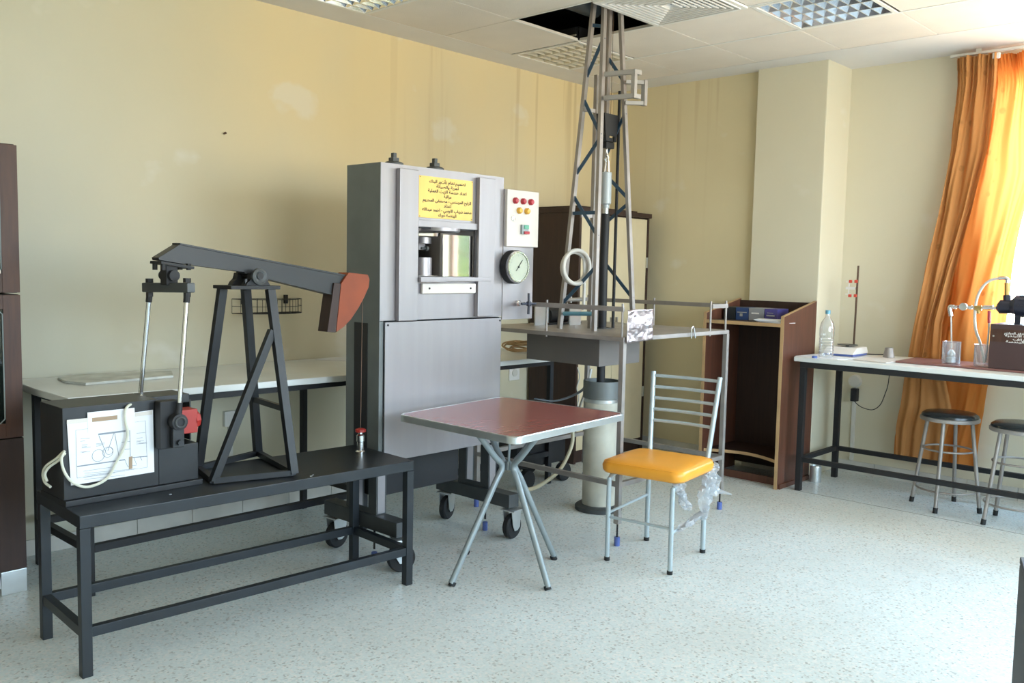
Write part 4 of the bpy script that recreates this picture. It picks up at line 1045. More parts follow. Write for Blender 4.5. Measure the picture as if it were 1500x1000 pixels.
deco(c1_, [(ymid(1094), ymid(1080), zz+.05, zz+.055), (ymid(1088), ymid(1084), zz+.025, zz+.045)], M['zinc'], 'print_band')
deco(c3_, [(ymid(1135), ymid(1123), zz+.035, zz+.045), (ymid(1133), ymid(1124), zz+.055, zz+.059)], M['zinc'], 'print_band')
deco(c2_, [(ymid(1112), ymid(1101), zz+.045, zz+.055)], M['white'], 'print_band')
b = MB()
for k in range(5):
    m_ = MX.Translation((5.46, 2.735+.01*k, zz+.0015+.004*k)) @ MX.Rotation(rad(6*k-10), 4, 'Z')
    b.box(-.07, .07, -.095, .095, 0, .003, 0, m_)
solo('paper_stack', b, M['paper'], 'loose stack of white papers on the lectern top in front of the cartons', 'papers', smooth=False)

# ================================================================== RIGHT BENCH
t = thing('marble_bench', 'white marble-topped bench with black steel frame under the window on the right', 'bench', (5.78, 1.4, 0))
link('marble_top', MB().box(5.450, 6.085, -.35, 2.600, .838, .868, .006), M['marble'], t)
BW = .036
for y in (2.54, 1.02, -.28):
    for x in (5.475, 6.03): link('leg', MB().box(x-BW/2, x+BW/2, y-BW/2, y+BW/2, 0, .802, .002), M['blackm'], t)
b = MB()
for x in (5.475, 6.03): b.box(x-BW/2, x+BW/2, -.30, 2.56, .802, .838, .002); b.box(x-.015, x+.015, -.262, 2.522, .19, .22, .002)
for y in (2.54, 1.02, -.28): b.box(5.46, 6.045, y-.018, y+.018, .803, .837, .001); b.box(5.493, 6.012, y-.015, y+.015, .19, .22, .002)
link('rails', b, M['blackm'], t, True)
ZT = .8685
# bottle
p = at(1209, 524, 2, ZT); bx_, by_ = p.x+.03, p.y+.01
t = thing('water_bottle', 'empty clear plastic water bottle with blue cap at the bench end nearest the lectern', 'bottle', (bx_, by_, ZT))
hb = at(1209, 454, 0, bx_).z-ZT
pr_ = [(0, .004), (.036, 0), (.044, .006), (.046, .02)]
for k in range(6): pr_ += [(.046, .03+.018*k), (.043, .039+.018*k)]
pr_ += [(.046, .145), (.046, .19), (.038, .225), (.020, .252), (.013, .262), (.013, hb-.02)]
link('bottle_body', MB().lathe([(r_, z_*(1 if z_ < .26 else 1)) for r_, z_ in pr_], (bx_, by_, ZT), 28, caps=False), M['pet'], t)
link('cap', MB().lathe([(.0155, 0), (.0155, .022), (.013, .024), (0, .024)], (bx_, by_, ZT+hb-.024), 20), M['ltblue'], t)
# papers
solo('paper_sheets', MB().prism([(5.47, 2.60), (5.47, 2.32), (5.63, 2.28), (5.72, 2.58)], MX.Translation((0, 0, ZT)), .003), M['paper'], 'white papers lying under the plastic bottle on the right bench', 'papers')
solo('plastic_folder', MB().prism([(5.55, 2.24), (5.52, 1.98), (5.80, 1.94), (5.98, 2.24)][:0] or [(5.55, 2.26), (5.52, 2.04), (5.80, 2.03), (5.98, 2.26)], MX.Translation((0, 0, ZT+.0004)), .005, .001), M['offwhite'], 'pale flat folder lying beneath the small metal cup on the right bench', 'folder')
p = at(1193, 525, 2, ZT)
solo('blue_bottle_cap', MB().lathe([(.016, 0), (.016, .012), (.013, .014), (0, .014)], (p.x, p.y, ZT+.0035), 20), M['bluecap'], 'small blue bottle cap lying left of the plastic bottle on the papers', 'bottle cap')
# balance
t = thing('laboratory_balance', 'white electronic balance behind the plastic bottle on the right bench', 'scales', (5.86, 2.42, ZT))
link('base', MB().box(5.745, 5.975, 2.335, 2.535, ZT, ZT+.014, .003), M['bluecap'], t)
link('housing', MB().yz([(2.33, ZT+.014), (2.54, ZT+.014), (2.53, ZT+.055), (2.34, ZT+.055)], 5.80, 5.98, .004).xz([(5.74, ZT+.014), (5.80, ZT+.014), (5.80, ZT+.052), (5.75, ZT+.026)], 2.335, 2.535), M['white'], t)
link('display', MB().box(5.7955, 5.7995, 2.39, 2.47, ZT+.032, ZT+.046), M['dkgrey'], t)
link('pan', MB().lathe([(.012, 0), (.012, .008), (.065, .010), (.066, .013), (0, .013)], (5.89, 2.435, ZT+.0552), 28), M['dkgrey'], t)
solo('balance_cable', MB().tube([(5.985, 2.38, ZT+.005), (6.0, 2.30, ZT+.006), (5.99, 2.24, ZT+.010), (6.02, 2.18, ZT+.006), (6.06, 2.22, ZT+.006)], .004, 8, smooth=5), M['blackm'], 'black cable lying on the bench beside the balance', 'cable')
# retort stand
p0 = at(1250.5, 505, 0, 6.03); p1 = at(1257.5, 389, 0, 6.03)
t = thing('retort_stand', 'thin rusty retort stand with red-tipped clamp behind the balance', 'laboratory stand', (p0.x, p0.y, ZT))
link('base_plate', MB().box(5.96, 6.075, p0.y-.04, p0.y+.04, ZT, ZT+.008, .002), M['rust'], t)
link('rod', MB().cyl((p0.x, p0.y, ZT+.008), (p1.x, p1.y, p1.z), .0065, n=12), M['rust'], t)
cz = at(1250, 422, 0, 6.03)
cl = link('clamp_body', MB().bar((p0.x, cz.y-.015, cz.z), (p0.x, cz.y+.05, cz.z), .014, .018).box(p0.x-.008, p0.x+.008, cz.y+.012, cz.y+.05, cz.z-.045, cz.z-.038).box(p0.x-.008, p0.x+.008, cz.y+.012, cz.y+.05, cz.z+.038, cz.z+.045)
   .box(p0.x-.004, p0.x+.004, cz.y+.028, cz.y+.034, cz.z-.04, cz.z+.04), M['white'], t)
for px, py_ in ((1246, 412), (1254, 412), (1245, 433), (1253, 433)):
    q = at(px, py_, 0, 6.02); link('red_tip', MB().box(q.x-.010, q.x+.008, q.y-.009, q.y+.009, q.z-.010, q.z+.010, .003), M['redclip'], cl)
# cup
p = at(1299, 525, 2, ZT)
solo('metal_cup', MB().lathe([(0, 0), (.036, 0), (.024, .062), (.022, .062), (.030, .004)], (p.x+.03, p.y, ZT+.0065), 28, caps=False), M['galv'], 'small tapered metal cup standing on the folder on the right bench', 'cup')
# tray with pump
t_ = solo('maroon_tray', MB().box(5.615, 5.97, .85, 2.02, ZT, ZT+.012, .003), M['maroon_tray'], 'flat maroon board under the beakers and the pump box', 'board')
zt2 = ZT+.0125
def beaker(px, xx, label, r_, h_):
    p = at(px, 525, 0, xx)
    t = thing('glass_beaker', label, 'beaker', (xx, p.y, zt2), 0, 'glass beakers on the maroon board')
    link('glass_body', MB().lathe([(0, .003), (r_-.004, .0), (r_, .006), (r_, h_-.004), (r_+.005, h_), (r_+.002, h_), (r_-.002, h_-.004), (r_-.002, .008), (0, .006)], (xx, p.y, zt2), 32, caps=False), M['labglass'], t)
    return V((xx, p.y, zt2)), t
c1, tb1 = beaker(1393, 5.74, 'glass beaker with white nozzle inside, below the pipe elbow', .052, .132)
c2, tb2 = beaker(1440, 5.72, 'glass beaker beside the pump box with a clear hose dipping into it', .050, .128)
solo('white_nozzle', MB().lathe([(.026, 0), (.026, .028), (.018, .034), (.022, .040), (.022, .055), (.008, .075), (0, .076)], c1+V((0, 0, .0072)), 20), M['zinc'], 'small white stepped nozzle standing in the left beaker', 'nozzle')
t = thing('circulation_pump', 'dark pump motor with chrome pipework mounted on a maroon box on the right bench', 'pump', (5.75, 1.2, zt2))
yb0 = at(1449, 500, 0, 5.62).y
zb1 = at(1449, 474, 0, 5.62).z
bxp = link('box', MB().box(5.625, 5.90, .88, yb0, zt2, zb1, .002), M['maroon'], t)
link('lid_band', MB().box(5.6225, 5.625, .88, yb0-.004, zb1-.100, zb1-.028), M['darkwood'], bxp, False)
b = MB()
for k, (s_, wd) in enumerate((('جهاز قياس تدفق الموائع', .19), ('المضخة الترددية', .18), ('اشراف', .10), ('مختبر الهندسة', .17))):
    text_mb(arabic(s_), .016, face_x(5.6215, yb0-.17, zb1-.048-.0145*k-(.004 if k > 1 else 0)), b, wd)
link('lettering', b, M['white'], bxp, False)
link('latch', MB().cyl((5.62, yb0-.02, zb1-.068), (5.6225, yb0-.02, zb1-.068), .005, n=10), M['zinc'], bxp)
PX = 5.74
def pq(px, py_): return at(px, py_, 0, PX)
m0 = pq(1481, 448); m1 = pq(1468, 449)
link('motor', MB().lathe([(.0, 0), (.035, .0), (.045, .012), (.045, .03), (.065, .05), (.065, .26), (.05, .29), (0, .30)], (0, 0, 0), 28, 'y') if 0 else
     MB().tube([(PX, m0.y+.01, m0.z-.004), (PX, m0.y-.015, m0.z-.004), (PX, m0.y-.03, m0.z+.004), (PX, m0.y-.28, m0.z+.004)], [.035, .045, .062, .062], 26), M['violet'], t)
b = MB()
for k in range(12):
    a = 2*pi*k/12; b.bar((PX+.064*cos(a), m0.y-.05, m0.z+.004+.064*sin(a)), (PX+.064*cos(a), m0.y-.26, m0.z+.004+.064*sin(a)), .006, .004)
link('cooling_ribs', b, M['violet'], t, False)
link('pump_head', MB().tube([(PX, m1.y+.025, m1.z+.004), (PX, m1.y+.01, m1.z), (PX, m0.y, m0.z-.004)], [.022, .040, .040], 24), M['violet'], t)
for ya, yb9 in ((m0.y-.06, m0.y-.03), (m0.y-.24, m0.y-.2)): link('motor_foot', MB().box(PX-.03, PX+.03, ya, yb9, zb1, m0.z-.045), M['violet'], t)
e0, e1 = pq(1396, 449), pq(1464, 451)
link('delivery_pipe', MB().cyl(e0, e1, .0085, n=12).cyl(pq(1441, 450), pq(1455, 450), .013, n=14).cyl(pq(1398, 450), pq(1401, 450), .012, n=8).cyl(pq(1419, 450), pq(1424, 450), .012, n=8), M['chrome'], t)
link('elbow', MB().tube([e0+V((0, -.004, 0)), e0+V((0, .014, 0)), e0+V((0, .018, -.012)), pq(1393, 463)], .012, 12, smooth=3), M['chrome'], t)
gq = pq(1413, 449)
link('small_gauge', MB().lathe([(.021, 0), (.021, .014), (.017, .016), (0, .014)], (0, 0, 0), 24, 'x') if 0 else MB().cyl((PX-.012, gq.y, gq.z), (PX-.034, gq.y, gq.z), .022, n=24), M['zinc'], t)
link('brass_union', MB().cyl(pq(1428, 451), pq(1438, 451), .0155, n=8).cyl(pq(1433, 452), pq(1433, 459), .010, n=8), M['brass'], t)
link('red_lever', MB().box(PX-.02, PX-.014, pq(1404, 450).y-.022, pq(1404, 450).y+.0, e0.z-.002, e0.z+.006), M['red'], t)
link('drain_valve', MB().cyl(pq(1449, 455), pq(1449, 473), .009, n=10), M['redlamp'], t)
link('riser_fitting', MB().cyl(pq(1475, 445), pq(1475, 432), .020, n=8), M['violet'], t)
link('riser_brass', MB().cyl(pq(1475, 432), pq(1475, 414), .0125, n=8), M['brass'], t)
link('riser_elbow', MB().tube([pq(1475.5, 414), pq(1475.5, 409), pq(1471, 407), pq(1463, 407.5)], .011, 10, smooth=3), M['chrome'], t)
link('outlet_tube', MB().cyl(pq(1393, 462), c1+V((0, 0, .09)), .0045, n=8), M['hose'], t)
link('clear_hose', MB().tube([pq(1464, 407.5), pq(1452, 410), pq(1441, 418), pq(1432, 434), pq(1428, 456), pq(1429, 482), pq(1436, 503), c2+V((0, -.01, .02))], .0075, 10, smooth=6), M['hose'], t)
link('suction_hose', MB().tube([pq(1449, 472), pq(1448, 490), c2+V((0, -.015, .03))], .0055, 8), M['hose'], t)
# socket, adapter, cable, conduit
cw = WXR
t = thing('wall_socket', 'white round wall socket with conduit below the right bench', 'socket', (cw, 2.51, .09))
link('conduit', MB().box(cw-.018, cw, 2.503, 2.527, .09, .63, .002), M['sock'], t)
link('socket_box', MB().cyl((cw, 2.515, .655), (cw-.035, 2.515, .655), .045, .040, 24), M['sock'], t)
q = at(1252, 578, 0, cw-.06)
solo('power_adapter', MB().box(cw-.085, cw-.036, q.y-.022, q.y+.022, q.z-.045, q.z+.045, .005), M['blackm'], 'black power adapter plugged in the socket under the right bench', 'power adapter')
solo('adapter_cable', MB().tube([(cw-.06, q.y, q.z-.045), at(1256, 592, 0, cw-.06), at(1264, 597, 0, cw-.07), at(1278, 600, 0, cw-.08), at(1289, 593, 0, cw-.1), at(1296, 578, 0, cw-.12), at(1301, 562, 0, cw-.15), (6.10, at(1303, 550, 0, 6.10).y, .80), (6.10, at(1303, 545, 0, 6.10).y, .86)], .0028, 6, smooth=5), M['blackm'],
     'thin black cable hanging from the adapter to the bench top', 'cable')
p = at(1192, 706, 2, 0)
solo('small_can', MB().lathe([(0, 0), (.036, 0), (.038, .006), (.038, .105), (.034, .112), (.034, .106), (0, .104)], (p.x+.02, p.y, 0.0), 24), M['zinc'], 'small grey can on the floor under the right bench beside the lectern', 'can')

# ================================================================== STOOLS
def make_stool(c, rz, label):
    sx, sy = c
    t = thing('round_stool', label, 'stool', (sx, sy, 0), 0, 'round black-seated steel stools at the right bench')
    SH = .565
    link('seat', MB().lathe([(0, SH-.012), (.150, SH-.012), (.160, SH-.006), (.158, SH+.006), (.140, SH+.020), (.08, SH+.027), (0, SH+.029)], (sx, sy, 0), 40), M['seatblack'], t)
    link('seat_rim', MB().lathe([(.150, SH-.030), (.163, SH-.030), (.166, SH-.024), (.166, SH-.010), (.158, SH-.006), (.150, SH-.012)], (sx, sy, 0), 40, caps=False), M['galv'], t)
    for k in range(4):
        a = rz+k*pi/2
        q0 = V((sx+.125*cos(a), sy+.125*sin(a), SH-.028)); q1 = V((sx+.195*cos(a), sy+.195*sin(a), .0))
        lg = link('leg', MB().cyl(q1+(q0-q1)*.03, q0, .0115, n=14), M['galv'], t)
        link('rubber_tip', MB().cyl((q1.x, q1.y, .0), q1+(q0-q1)*.06, .014, n=14), M['rubber'], lg)
    for z in (.36, .12):
        R = .125+(.195-.125)*(SH-z)/SH-.012
        link('foot_ring', MB().ring((sx, sy, z), R, .006, n=40), M['galv'], t)
    return t
st1 = make_stool((5.745, 1.725), rad(2), 'black-topped round steel stool wholly in view, in front of the curtain')
s2 = at(1500, 625, 2, .58)
st2 = dup(st1, (5.645, 1.31, 0), rad(45), 'black-topped round steel stool cut by the right edge of the picture')

# ================================================================== CURTAIN
XCU = 6.175
rows = [(2.775, 1403, 1515), (2.60, 1403, 1520), (2.05, 1386, 1514), (1.85, 1377, 1501), (1.55, 1364, 1487), (1.42, 1358, 1481), (1.30, 1354, 1476), (.95, 1338, 1462), (.72, 1328, 1448), (.55, 1322, 1444), (.30, 1309, 1432), (.17, 1306, 1426)]
def yat(px, z, X_):
    lo, hi = -1.0, 3.0
    for _ in range(30):
        y = (lo+hi)/2; P3 = V((X_, y, z))-CAMP; x_ = 750+FPX*P3.dot(_r)/P3.dot(_fw)
        if x_ > px: lo = y
        else: hi = y
    return y
def rowset(rows_, X_): return [(z, yat(pa, z, X_), yat(pb2, z, X_)) for z, pa, pb2 in rows_]
def interp(RY, z):
    for (za, a0, a1), (zb, b0_, b1_) in zip(RY, RY[1:]):
        if za >= z >= zb:
            k = (za-z)/(za-zb); return a0+(b0_-a0)*k, a1+(b1_-a1)*k
    return RY[-1][1:]
RYB = rowset(rows, XCU)
def cf(u, v):
    z = 2.775+(.17-2.775)*v
    l, r_ = interp(RYB, z)
    top = max(0, 1-v*9)
    y = l+(r_-l)*u+.012*sin(5*v*pi+7*u)*min(1, v*5)
    amp = .030*(.55+.45*sin(2.1*v*pi+1)**2)
    f = sin(2*pi*(4.6*u-.9*v)+1.3*sin(3*v)+1.5*sin(5*u))*amp+sin(2*pi*(10.3*u+1.6*v+.4*sin(6*u)))*.008*(1-v*.4)+top*.012*sin(2*pi*24*u+2*sin(9*u))
    return V((max(6.13 if z > .8 else 6.10, min(XCU+.02+f, 6.252)), y, z+.004*sin(30*u)))
XF = 6.125
rows2 = [(2.775, 1402, 1463), (2.60, 1402, 1461), (2.2, 1391, 1452), (1.82, 1376, 1428), (1.42, 1357, 1398), (1.10, 1342, 1379), (.86, 1332, 1376), (.72, 1326, 1384), (.55, 1320, 1392), (.38, 1312, 1385), (.20, 1308, 1378)]
RYF = rowset(rows2, XF)
def cf2(u, v):
    z = 2.775+(.20-2.775)*v
    l, r_ = interp(RYF, z)
    top = max(0, 1-v*6)
    uu = u+.05*sin(2*pi*(1.3*u+1.2*v))*min(1, v*4)
    y = l+(r_-l)*uu+.006*sin(9*v)
    fold = sin(2*pi*(2.7*u-.55*v)+1.1*sin(4.2*v+1))*.016+sin(2*pi*(6.1*u+.8*v)+2*sin(3*v))*.007+top*.012*sin(2*pi*(9*u)+1.5*sin(7*u+4*v))
    edge = .012*max(0, u-.93)/.07
    bag_ = .02*math.exp(-((z-.42)/.12)**2)*(1-u)
    return V((XF-.004+fold-edge-bag_*.6 if z > .88 else max(XF+fold*.6-bag_, 6.06 if z < .78 else 6.09), y, z+.004*sin(25*u)))
t = thing('orange_curtain', 'long orange-brown curtain gathered at the left side of the window, bottom bunched behind the bench', 'curtain', (XCU, 1.7, .16))
cu = link('cloth', MB().grid(cf, 200, 120), M['curtain'], t, ang=80)
link('lined_cloth', MB().grid(cf2, 160, 140), M['curtain2'], t, ang=80)
link('heading_tape', MB().grid(lambda u, v: cf2(u, .004+.026*v)+V((-.005, 0, 0)), 120, 3), M['curtain2'], t, ang=80)
yg = yat(1461, 2.755, XF)
link('glider', MB().box(XF-.03, XF-.010, yg-.022, yg+.02, 2.735, 2.77, .004), M['white'], t)
t = thing('curtain_rail', 'pale curtain rail fixed under the ceiling above the window', 'curtain rail', (XCU, .8, 2.79))
link('track', MB().box(XCU-.014, XCU+.014, -.6, 1.98, 2.790, 2.806, .002), M['sock'], t)
link('bracket', MB().box(XCU-.01, XCU+.01, 1.8, 1.83, 2.806, H-.0005), M['sock'], t, False); link('bracket', MB().box(XCU-.01, XCU+.01, .6, .63, 2.806, H-.0005), M['sock'], t, False)

# ================================================================== FOLDING TABLE
TZ = .74
cs_ = [at(581, 606, 2, TZ), at(755, 641, 2, TZ), at(919, 605, 2, TZ), at(735, 580, 2, TZ)]
cc_ = sum(cs_, V((0, 0, 0)))/4
t = thing('folding_table', 'square folding table with red laminate top and crossed grey tube legs', 'table', (cc_.x, cc_.y, 0))
def rounded(pts, r_, n=7):
    out = []; N = len(pts)
    for i in range(N):
        p = V(pts[i]); a = (V(pts[i-1])-p).normalized(); b_ = (V(pts[(i+1) % N])-p).normalized()
        for k in range(n+1):
            s_ = k/n; out.append(((p+a*r_)*(1-s_)**2+p*2*s_*(1-s_)+(p+b_*r_)*s_*s_))
    return out
base = [(c.x, c.y, 0) for c in cs_]
o1 = rounded(base, .055); inn = [c_.lerp(V((cc_.x, cc_.y, 0)), .028) for c_ in o1]
link('table_top', MB().prism([(p.x, p.y) for p in inn], MX.Translation((0, 0, TZ-.018)), .0165), M['tabletop'], t, ang=30)
eb = MB()
N = len(o1)
prof_ = [(0.0, -.030), (.0, -.004), (.35, .0), (1.0, -.001), (1.0, -.030)]
vs = [[eb.bm.verts.new(V((o1[i].lerp(inn[i], k).x, o1[i].lerp(inn[i], k).y, TZ+dz))) for k, dz in prof_] for i in range(N)]
for i in range(N):
    for j in range(5): eb.bm.faces.new([vs[i][j], vs[(i+1) % N][j], vs[(i+1) % N][(j+1) % 5], vs[i][(j+1) % 5]])
link('metal_edge', eb, M['zinc'], t, ang=50)
ft = [at(661, 858, 2, 0), at(803, 864, 2, 0), at(812, 819, 2, 0), at(682, 811, 2, 0)]
fc = sum(ft, V((0, 0, 0)))/4
wz = .50
tpts = [cc_+(c_-cc_)*.42 for c_ in cs_]
for k in range(4):
    f_ = ft[k]; wst = V((fc.x, fc.y, wz)); wst.z = wz
    d = (V((f_.x, f_.y, 0))-V((fc.x, fc.y, 0)))
    ww = V((cc_.x*.5+fc.x*.5, cc_.y*.5+fc.y*.5, wz))+d*.12
    tt_ = [tpts[0], tpts[1], tpts[2], tpts[3]]
    order = {0: 0, 1: 1, 2: 2, 3: 3}
    # each leg flares back out to its own side under the top
    top_ = V((cc_.x, cc_.y, TZ-.031))+(d.normalized()*.225)
    lo = f_+V((0, 0, .012)); dn = (ww-lo)
    lg = link('leg', MB().tube([lo, lo.lerp(ww, .45), lo.lerp(ww, .85), ww, ww.lerp(top_, .25), ww.lerp(top_, .6), top_], .0142, 14, smooth=5), M['tubegrey'], t)
    link('rubber_tip', MB().cyl(f_, f_+dn.normalized()*.02, .0160, n=14), M['rubber'], lg)
link('pivot_hub', MB().cyl((cc_.x*.5+fc.x*.5, cc_.y*.5+fc.y*.5, wz-.02), (cc_.x*.5+fc.x*.5, cc_.y*.5+fc.y*.5, wz+.02), .014, n=16).bar((cc_.x-.16, cc_.y, TZ-.040), (cc_.x+.16, cc_.y, TZ-.040), .022, .016).bar((cc_.x, cc_.y-.16, TZ-.040), (cc_.x, cc_.y+.16, TZ-.040), .022, .016)
     .cyl((cc_.x*.5+fc.x*.5, cc_.y*.5+fc.y*.5, wz), (cc_.x, cc_.y, TZ-.04), .006, n=10), M['tubegrey'], t)

# ================================================================== ORANGE CHAIR
t = thing('orange_chair', 'grey steel chair with orange vinyl seat and ladder back beside the folding table', 'chair', (3.66, 2.42, 0))
F = {'LF': at(889, 820, 2, 0), 'RF': at(981, 841, 2, 0), 'LB': at(947, 791, 2, 0), 'RB': at(1029, 809, 2, 0)}
ctr = sum(F.values(), V((0, 0, 0)))/4
SZ = .455
fwd = ((F['LF']+F['RF'])/2-(F['LB']+F['RB'])/2).normalized(); rt = (F['RF']-F['LF']).normalized()
hw_ = .205
seatc = ctr+V((0, 0, SZ))+fwd*.012
mS = MX(((fwd.x, rt.x, 0, seatc.x), (fwd.y, rt.y, 0, seatc.y), (0, 0, 1, seatc.z), (0, 0, 0, 1)))
def sq(r_, hx, hy, n=9):
    pts = []
    for sx, sy, a0_ in ((1, 1, 0), (-1, 1, 90), (-1, -1, 180), (1, -1, 270)):
        for k in range(n): a = rad(a0_+90*k/(n-1)); pts.append((sx*(hx-r_)+r_*cos(a), sy*(hy-r_)+r_*sin(a)))
    return pts
sm = MB(); lay = []
for hx, hy, z, r_ in ((.185, .190, -.026, .05), (.202, .206, -.024, .05), (.210, .214, -.012, .055), (.212, .216, .010, .055), (.206, .210, .026, .055), (.190, .194, .035, .05), (.150, .154, .040, .05), (.08, .08, .042, .03)):
    lay.append([sm.bm.verts.new(mS @ V((x, y, z))) for x, y in sq(r_, hx, hy)])
for A_, B2 in zip(lay, lay[1:]):
    n = len(A_)
    for k in range(n): sm.bm.faces.new([A_[k], A_[(k+1) % n], B2[(k+1) % n], B2[k]])
sm.bm.faces.new(lay[0][::-1]); sm.bm.faces.new(lay[-1])
seat = link('seat', sm, M['vinyl'], t, ang=80)
seam = [mS @ V((x*1.003, y*1.003, .0275)) for x, y in sq(.055, .2045, .2085)]
link('seam', MB().tube(seam, .0018, 6, closed=True), M['vinyl'], seat)
r_ = .0115
zs = SZ-.035
for nm in ('LF', 'RF'):
    f_ = F[nm]; up_ = f_+V((0, 0, zs))
    inn_ = up_-fwd*.06
    link('leg', MB().tube([f_+V((0, 0, .004)), f_+V((0, 0, zs-.06)), f_+V((0, 0, zs-.018))-fwd*.012, inn_, inn_-fwd*.20], r_, 14, smooth=4), M['chairgrey'], t)
    link('rubber_tip', MB().cyl(f_, f_+V((0, 0, .018)), .0135, n=14), M['rubber'], t)
backs = {}
for nm, px in (('LB', 957.5), ('RB', 1055)):
    f_ = F[nm]; side = -1 if nm == 'LB' else 1
    yt = 547 if nm == 'LB' else 553
    seatp = f_+V((0, 0, zs))-fwd*.004
    # top of post: behind the seat, splayed
    tp_ = None
    best = 1e9
    for k in range(60):
        for j in range(50):
            q = f_-fwd*(.05+.0025*k*.9)+rt*side*(-.02+.0022*j)+V((0, 0, .875))
            w_ = (q-CAMP).dot(_fw); x_ = 750+FPX*(q-CAMP).dot(_r)/w_; y_ = 500-FPX*(q-CAMP).dot(_u)/w_
            e_ = abs(x_-px)+.15*abs(y_-yt)+abs(.05+.0025*k*.9-.10)*60
            if e_ < best: best = e_; tp_ = q
    backs[nm] = (seatp, tp_)
    link('rear_post', MB().tube([f_+V((0, 0, .004)), f_+V((0, 0, .2)), seatp, seatp.lerp(tp_, .2), seatp.lerp(tp_, .6), tp_], .0125, 14, smooth=4), M['chairgrey'], t)
    link('rubber_tip', MB().cyl(f_, f_+V((0, 0, .018)), .0145, n=14), M['rubber'], t)
for k in range(5):
    s_ = .955-.125*k
    a, c = backs['LB'][0].lerp(backs['LB'][1], s_), backs['RB'][0].lerp(backs['RB'][1], s_)
    mid_ = (a+c)/2-fwd*.018
    link('back_rung', MB().tube([a, mid_, c], .0082, 10, smooth=6), M['chairgrey'], t)
link('stretcher', MB().cyl(F['LF']+V((0, 0, .235)), F['LB']+V((0, 0, .245)), .007, n=10), M['chairgrey'], t)
link('stretcher', MB().cyl(F['RF']+V((0, 0, .195)), F['RB']+V((0, 0, .205)), .007, n=10), M['chairgrey'], t)
link('stretcher', MB().cyl(F['LF']+V((0, 0, .215)), F['RF']+V((0, 0, .215)), .007, n=10), M['chairgrey'], t)
link('seat_bracket', MB().bar(mS @ V((.12, -.15, -.032)), mS @ V((.12, .15, -.032)), .02, .010), M['blackm'], t)
# torn plastic wrap under the seat
def bagf(seed, a, c, wid, drop, nu=14, nv=22):
    rr_ = random.Random(seed); ph = [rr_.uniform(0, 6) for _ in range(8)]
    def f(u, v):
        base = V(a).lerp(V(c), v)
        x = base+rt*(.0)+V((0, 0, -drop*v*v))
        w_ = wid*(1-.55*v)*(u-.5)
        n1 = .018*sin(9*v+ph[0]+5*u)+.010*sin(23*v+ph[1]+9*u); n2 = .016*sin(13*u+ph[2]+6*v)+.008*sin(31*u+17*v+ph[3])
        return x+(-fwd)*(w_+n1)+rt*(n2)+V((0, 0, .010*sin(17*u+ph[4])*v))
    return MB().grid(f, nu, nv)
pa = mS @ V((-.17, .19, -.03))
bag = bagf(2, pa, F['RB']+V((0, 0, .21))+fwd*.04+rt*.02, .14, .02)
def mergeb(dst, src):
    me = bpy.data.meshes.new('tmp'); src.bm.to_mesh(me); dst.bm.from_mesh(me); bpy.data.meshes.remove(me); src.bm.free()
mergeb(bag, bagf(5, mS @ V((-.20, .20, .0)), mS @ V((-.20, .205, -.13)), .10, .02))
mergeb(bag, bagf(9, mS @ V((.15, .17, -.03)), mS @ V((.10, .20, -.16)), .06, .0))
mergeb(bag, bagf(11, F['RB']+V((0, 0, .22))+rt*.01, F['RF']+V((0, 0, .20))-fwd*.05+rt*.016, .05, .0))
q0 = mS @ V((-.21, .21, -.06)); q1 = at(1048, 718, 0, 3.98); q2 = at(1072, 724, 0, 4.0)
bag.tube([q0, q0.lerp(q1, .5)+V((0, 0, -.01)), q1, q2], [.006, .004, .014, .004], 8)
bag.lathe([(0, -.02), (.022, -.006), (.024, .008), (.008, .022)], q1, 9)
bg_ = solo('torn_plastic_wrap', bag, M['bag'], 'torn clear plastic wrap hanging from under the orange seat', 'plastic wrap', ang=25)

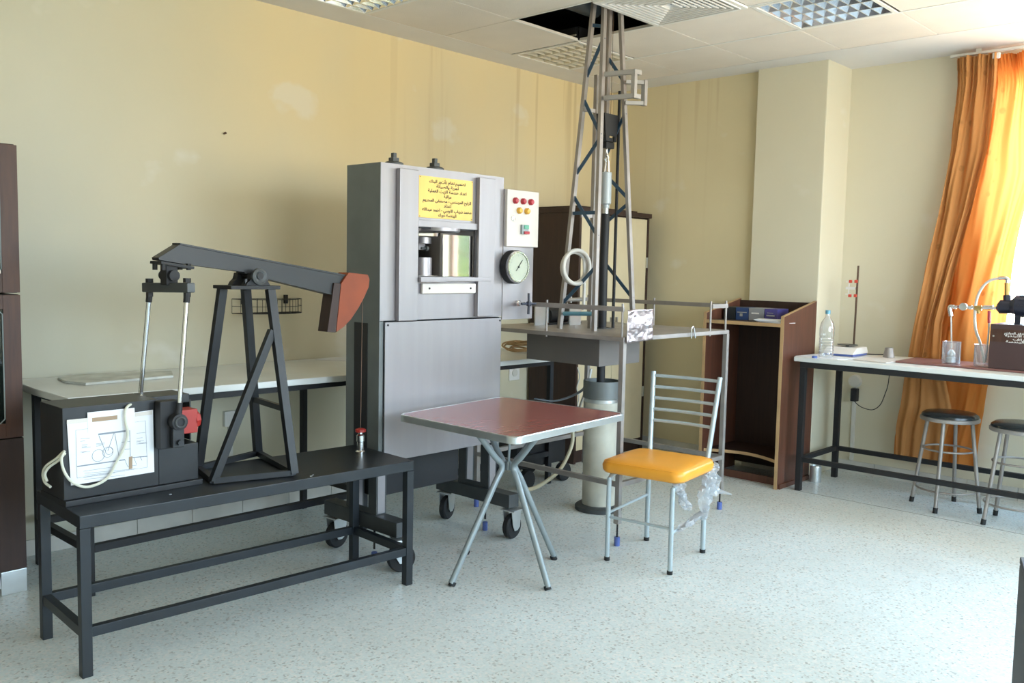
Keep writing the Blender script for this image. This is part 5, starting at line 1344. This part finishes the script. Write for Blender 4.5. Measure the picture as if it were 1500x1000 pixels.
# black furniture edge at the lower right
q = at(1494, 815, 2, .62)
t = thing('black_pedestal', 'black furniture pedestal just showing at the lower right edge of the picture', 'pedestal', (q.x, q.y, 0))
m_ = MX.Translation((q.x, q.y, 0)) @ MX.Rotation(math.atan2(q.y, q.x)-pi/2+rad(5), 4, 'Z')
link('carcass', MB().box(0, .42, -.40, -.004, .03, .60, .004, m_), M['blackm'], t)
link('top_board', MB().box(-.0, .424, -.404, -.0, .60, .62, .003, m_), M['blackm'], t)
link('plinth', MB().box(.01, .41, -.39, -.01, 0, .03, 0, m_), M['blackm'], t)

# ================================================================== OUTSIDE THE WINDOWS
def tree(x, y, h, r, label, seed):
    rr_ = random.Random(seed)
    t = thing('garden_tree', label, 'tree', (x, y, -4.0), 0, 'trees outside the window')
    link('trunk', MB().tube([(x, y, -4.0), (x+.1, y, -2), (x, y+.1, h*.4)], [.16, .12, .06], 10), M['bark'], t)
    lf = MB()
    for k in range(5200):
        a, b_, c_ = rr_.gauss(0, 1), rr_.gauss(0, 1), rr_.gauss(0, 1); n_ = (a*a+b_*b_+c_*c_)**.5; q = r*rr_.uniform(.55, 1)
        p = V((x+a/n_*q, y+b_/n_*q, h*.5+c_/n_*q*1.3)); s_ = rr_.uniform(.06, .13)
        u_ = V((rr_.gauss(0, 1), rr_.gauss(0, 1), rr_.gauss(0, 1))).normalized(); w_ = u_.orthogonal().normalized()
        lf._add([p-u_*s_, p-w_*s_*.5, p+u_*s_, p+w_*s_*.5], [(0, 1, 2, 3)])
    def core(u_, v_):
        a, b_ = 2*pi*u_, pi*v_; n_ = V((cos(a)*sin(b_), sin(a)*sin(b_), cos(b_))); k_ = r*(.80+.18*noise.noise(n_*2.5+V((seed, 0, 0)))); return V((x, y, h*.5))+V((n_.x*k_, n_.y*k_, n_.z*k_*1.3))
    lf.grid(core, 40, 24)
    link('foliage', lf, M['leaf'], t, False)
tree(12.0, -6.0, 2.8, 2.3, 'bushy green tree outside the window mirrored in the press chamber', 1)
tree(14.0, -11.0, 3.2, 2.4, 'taller green tree outside standing farther from the window', 2)
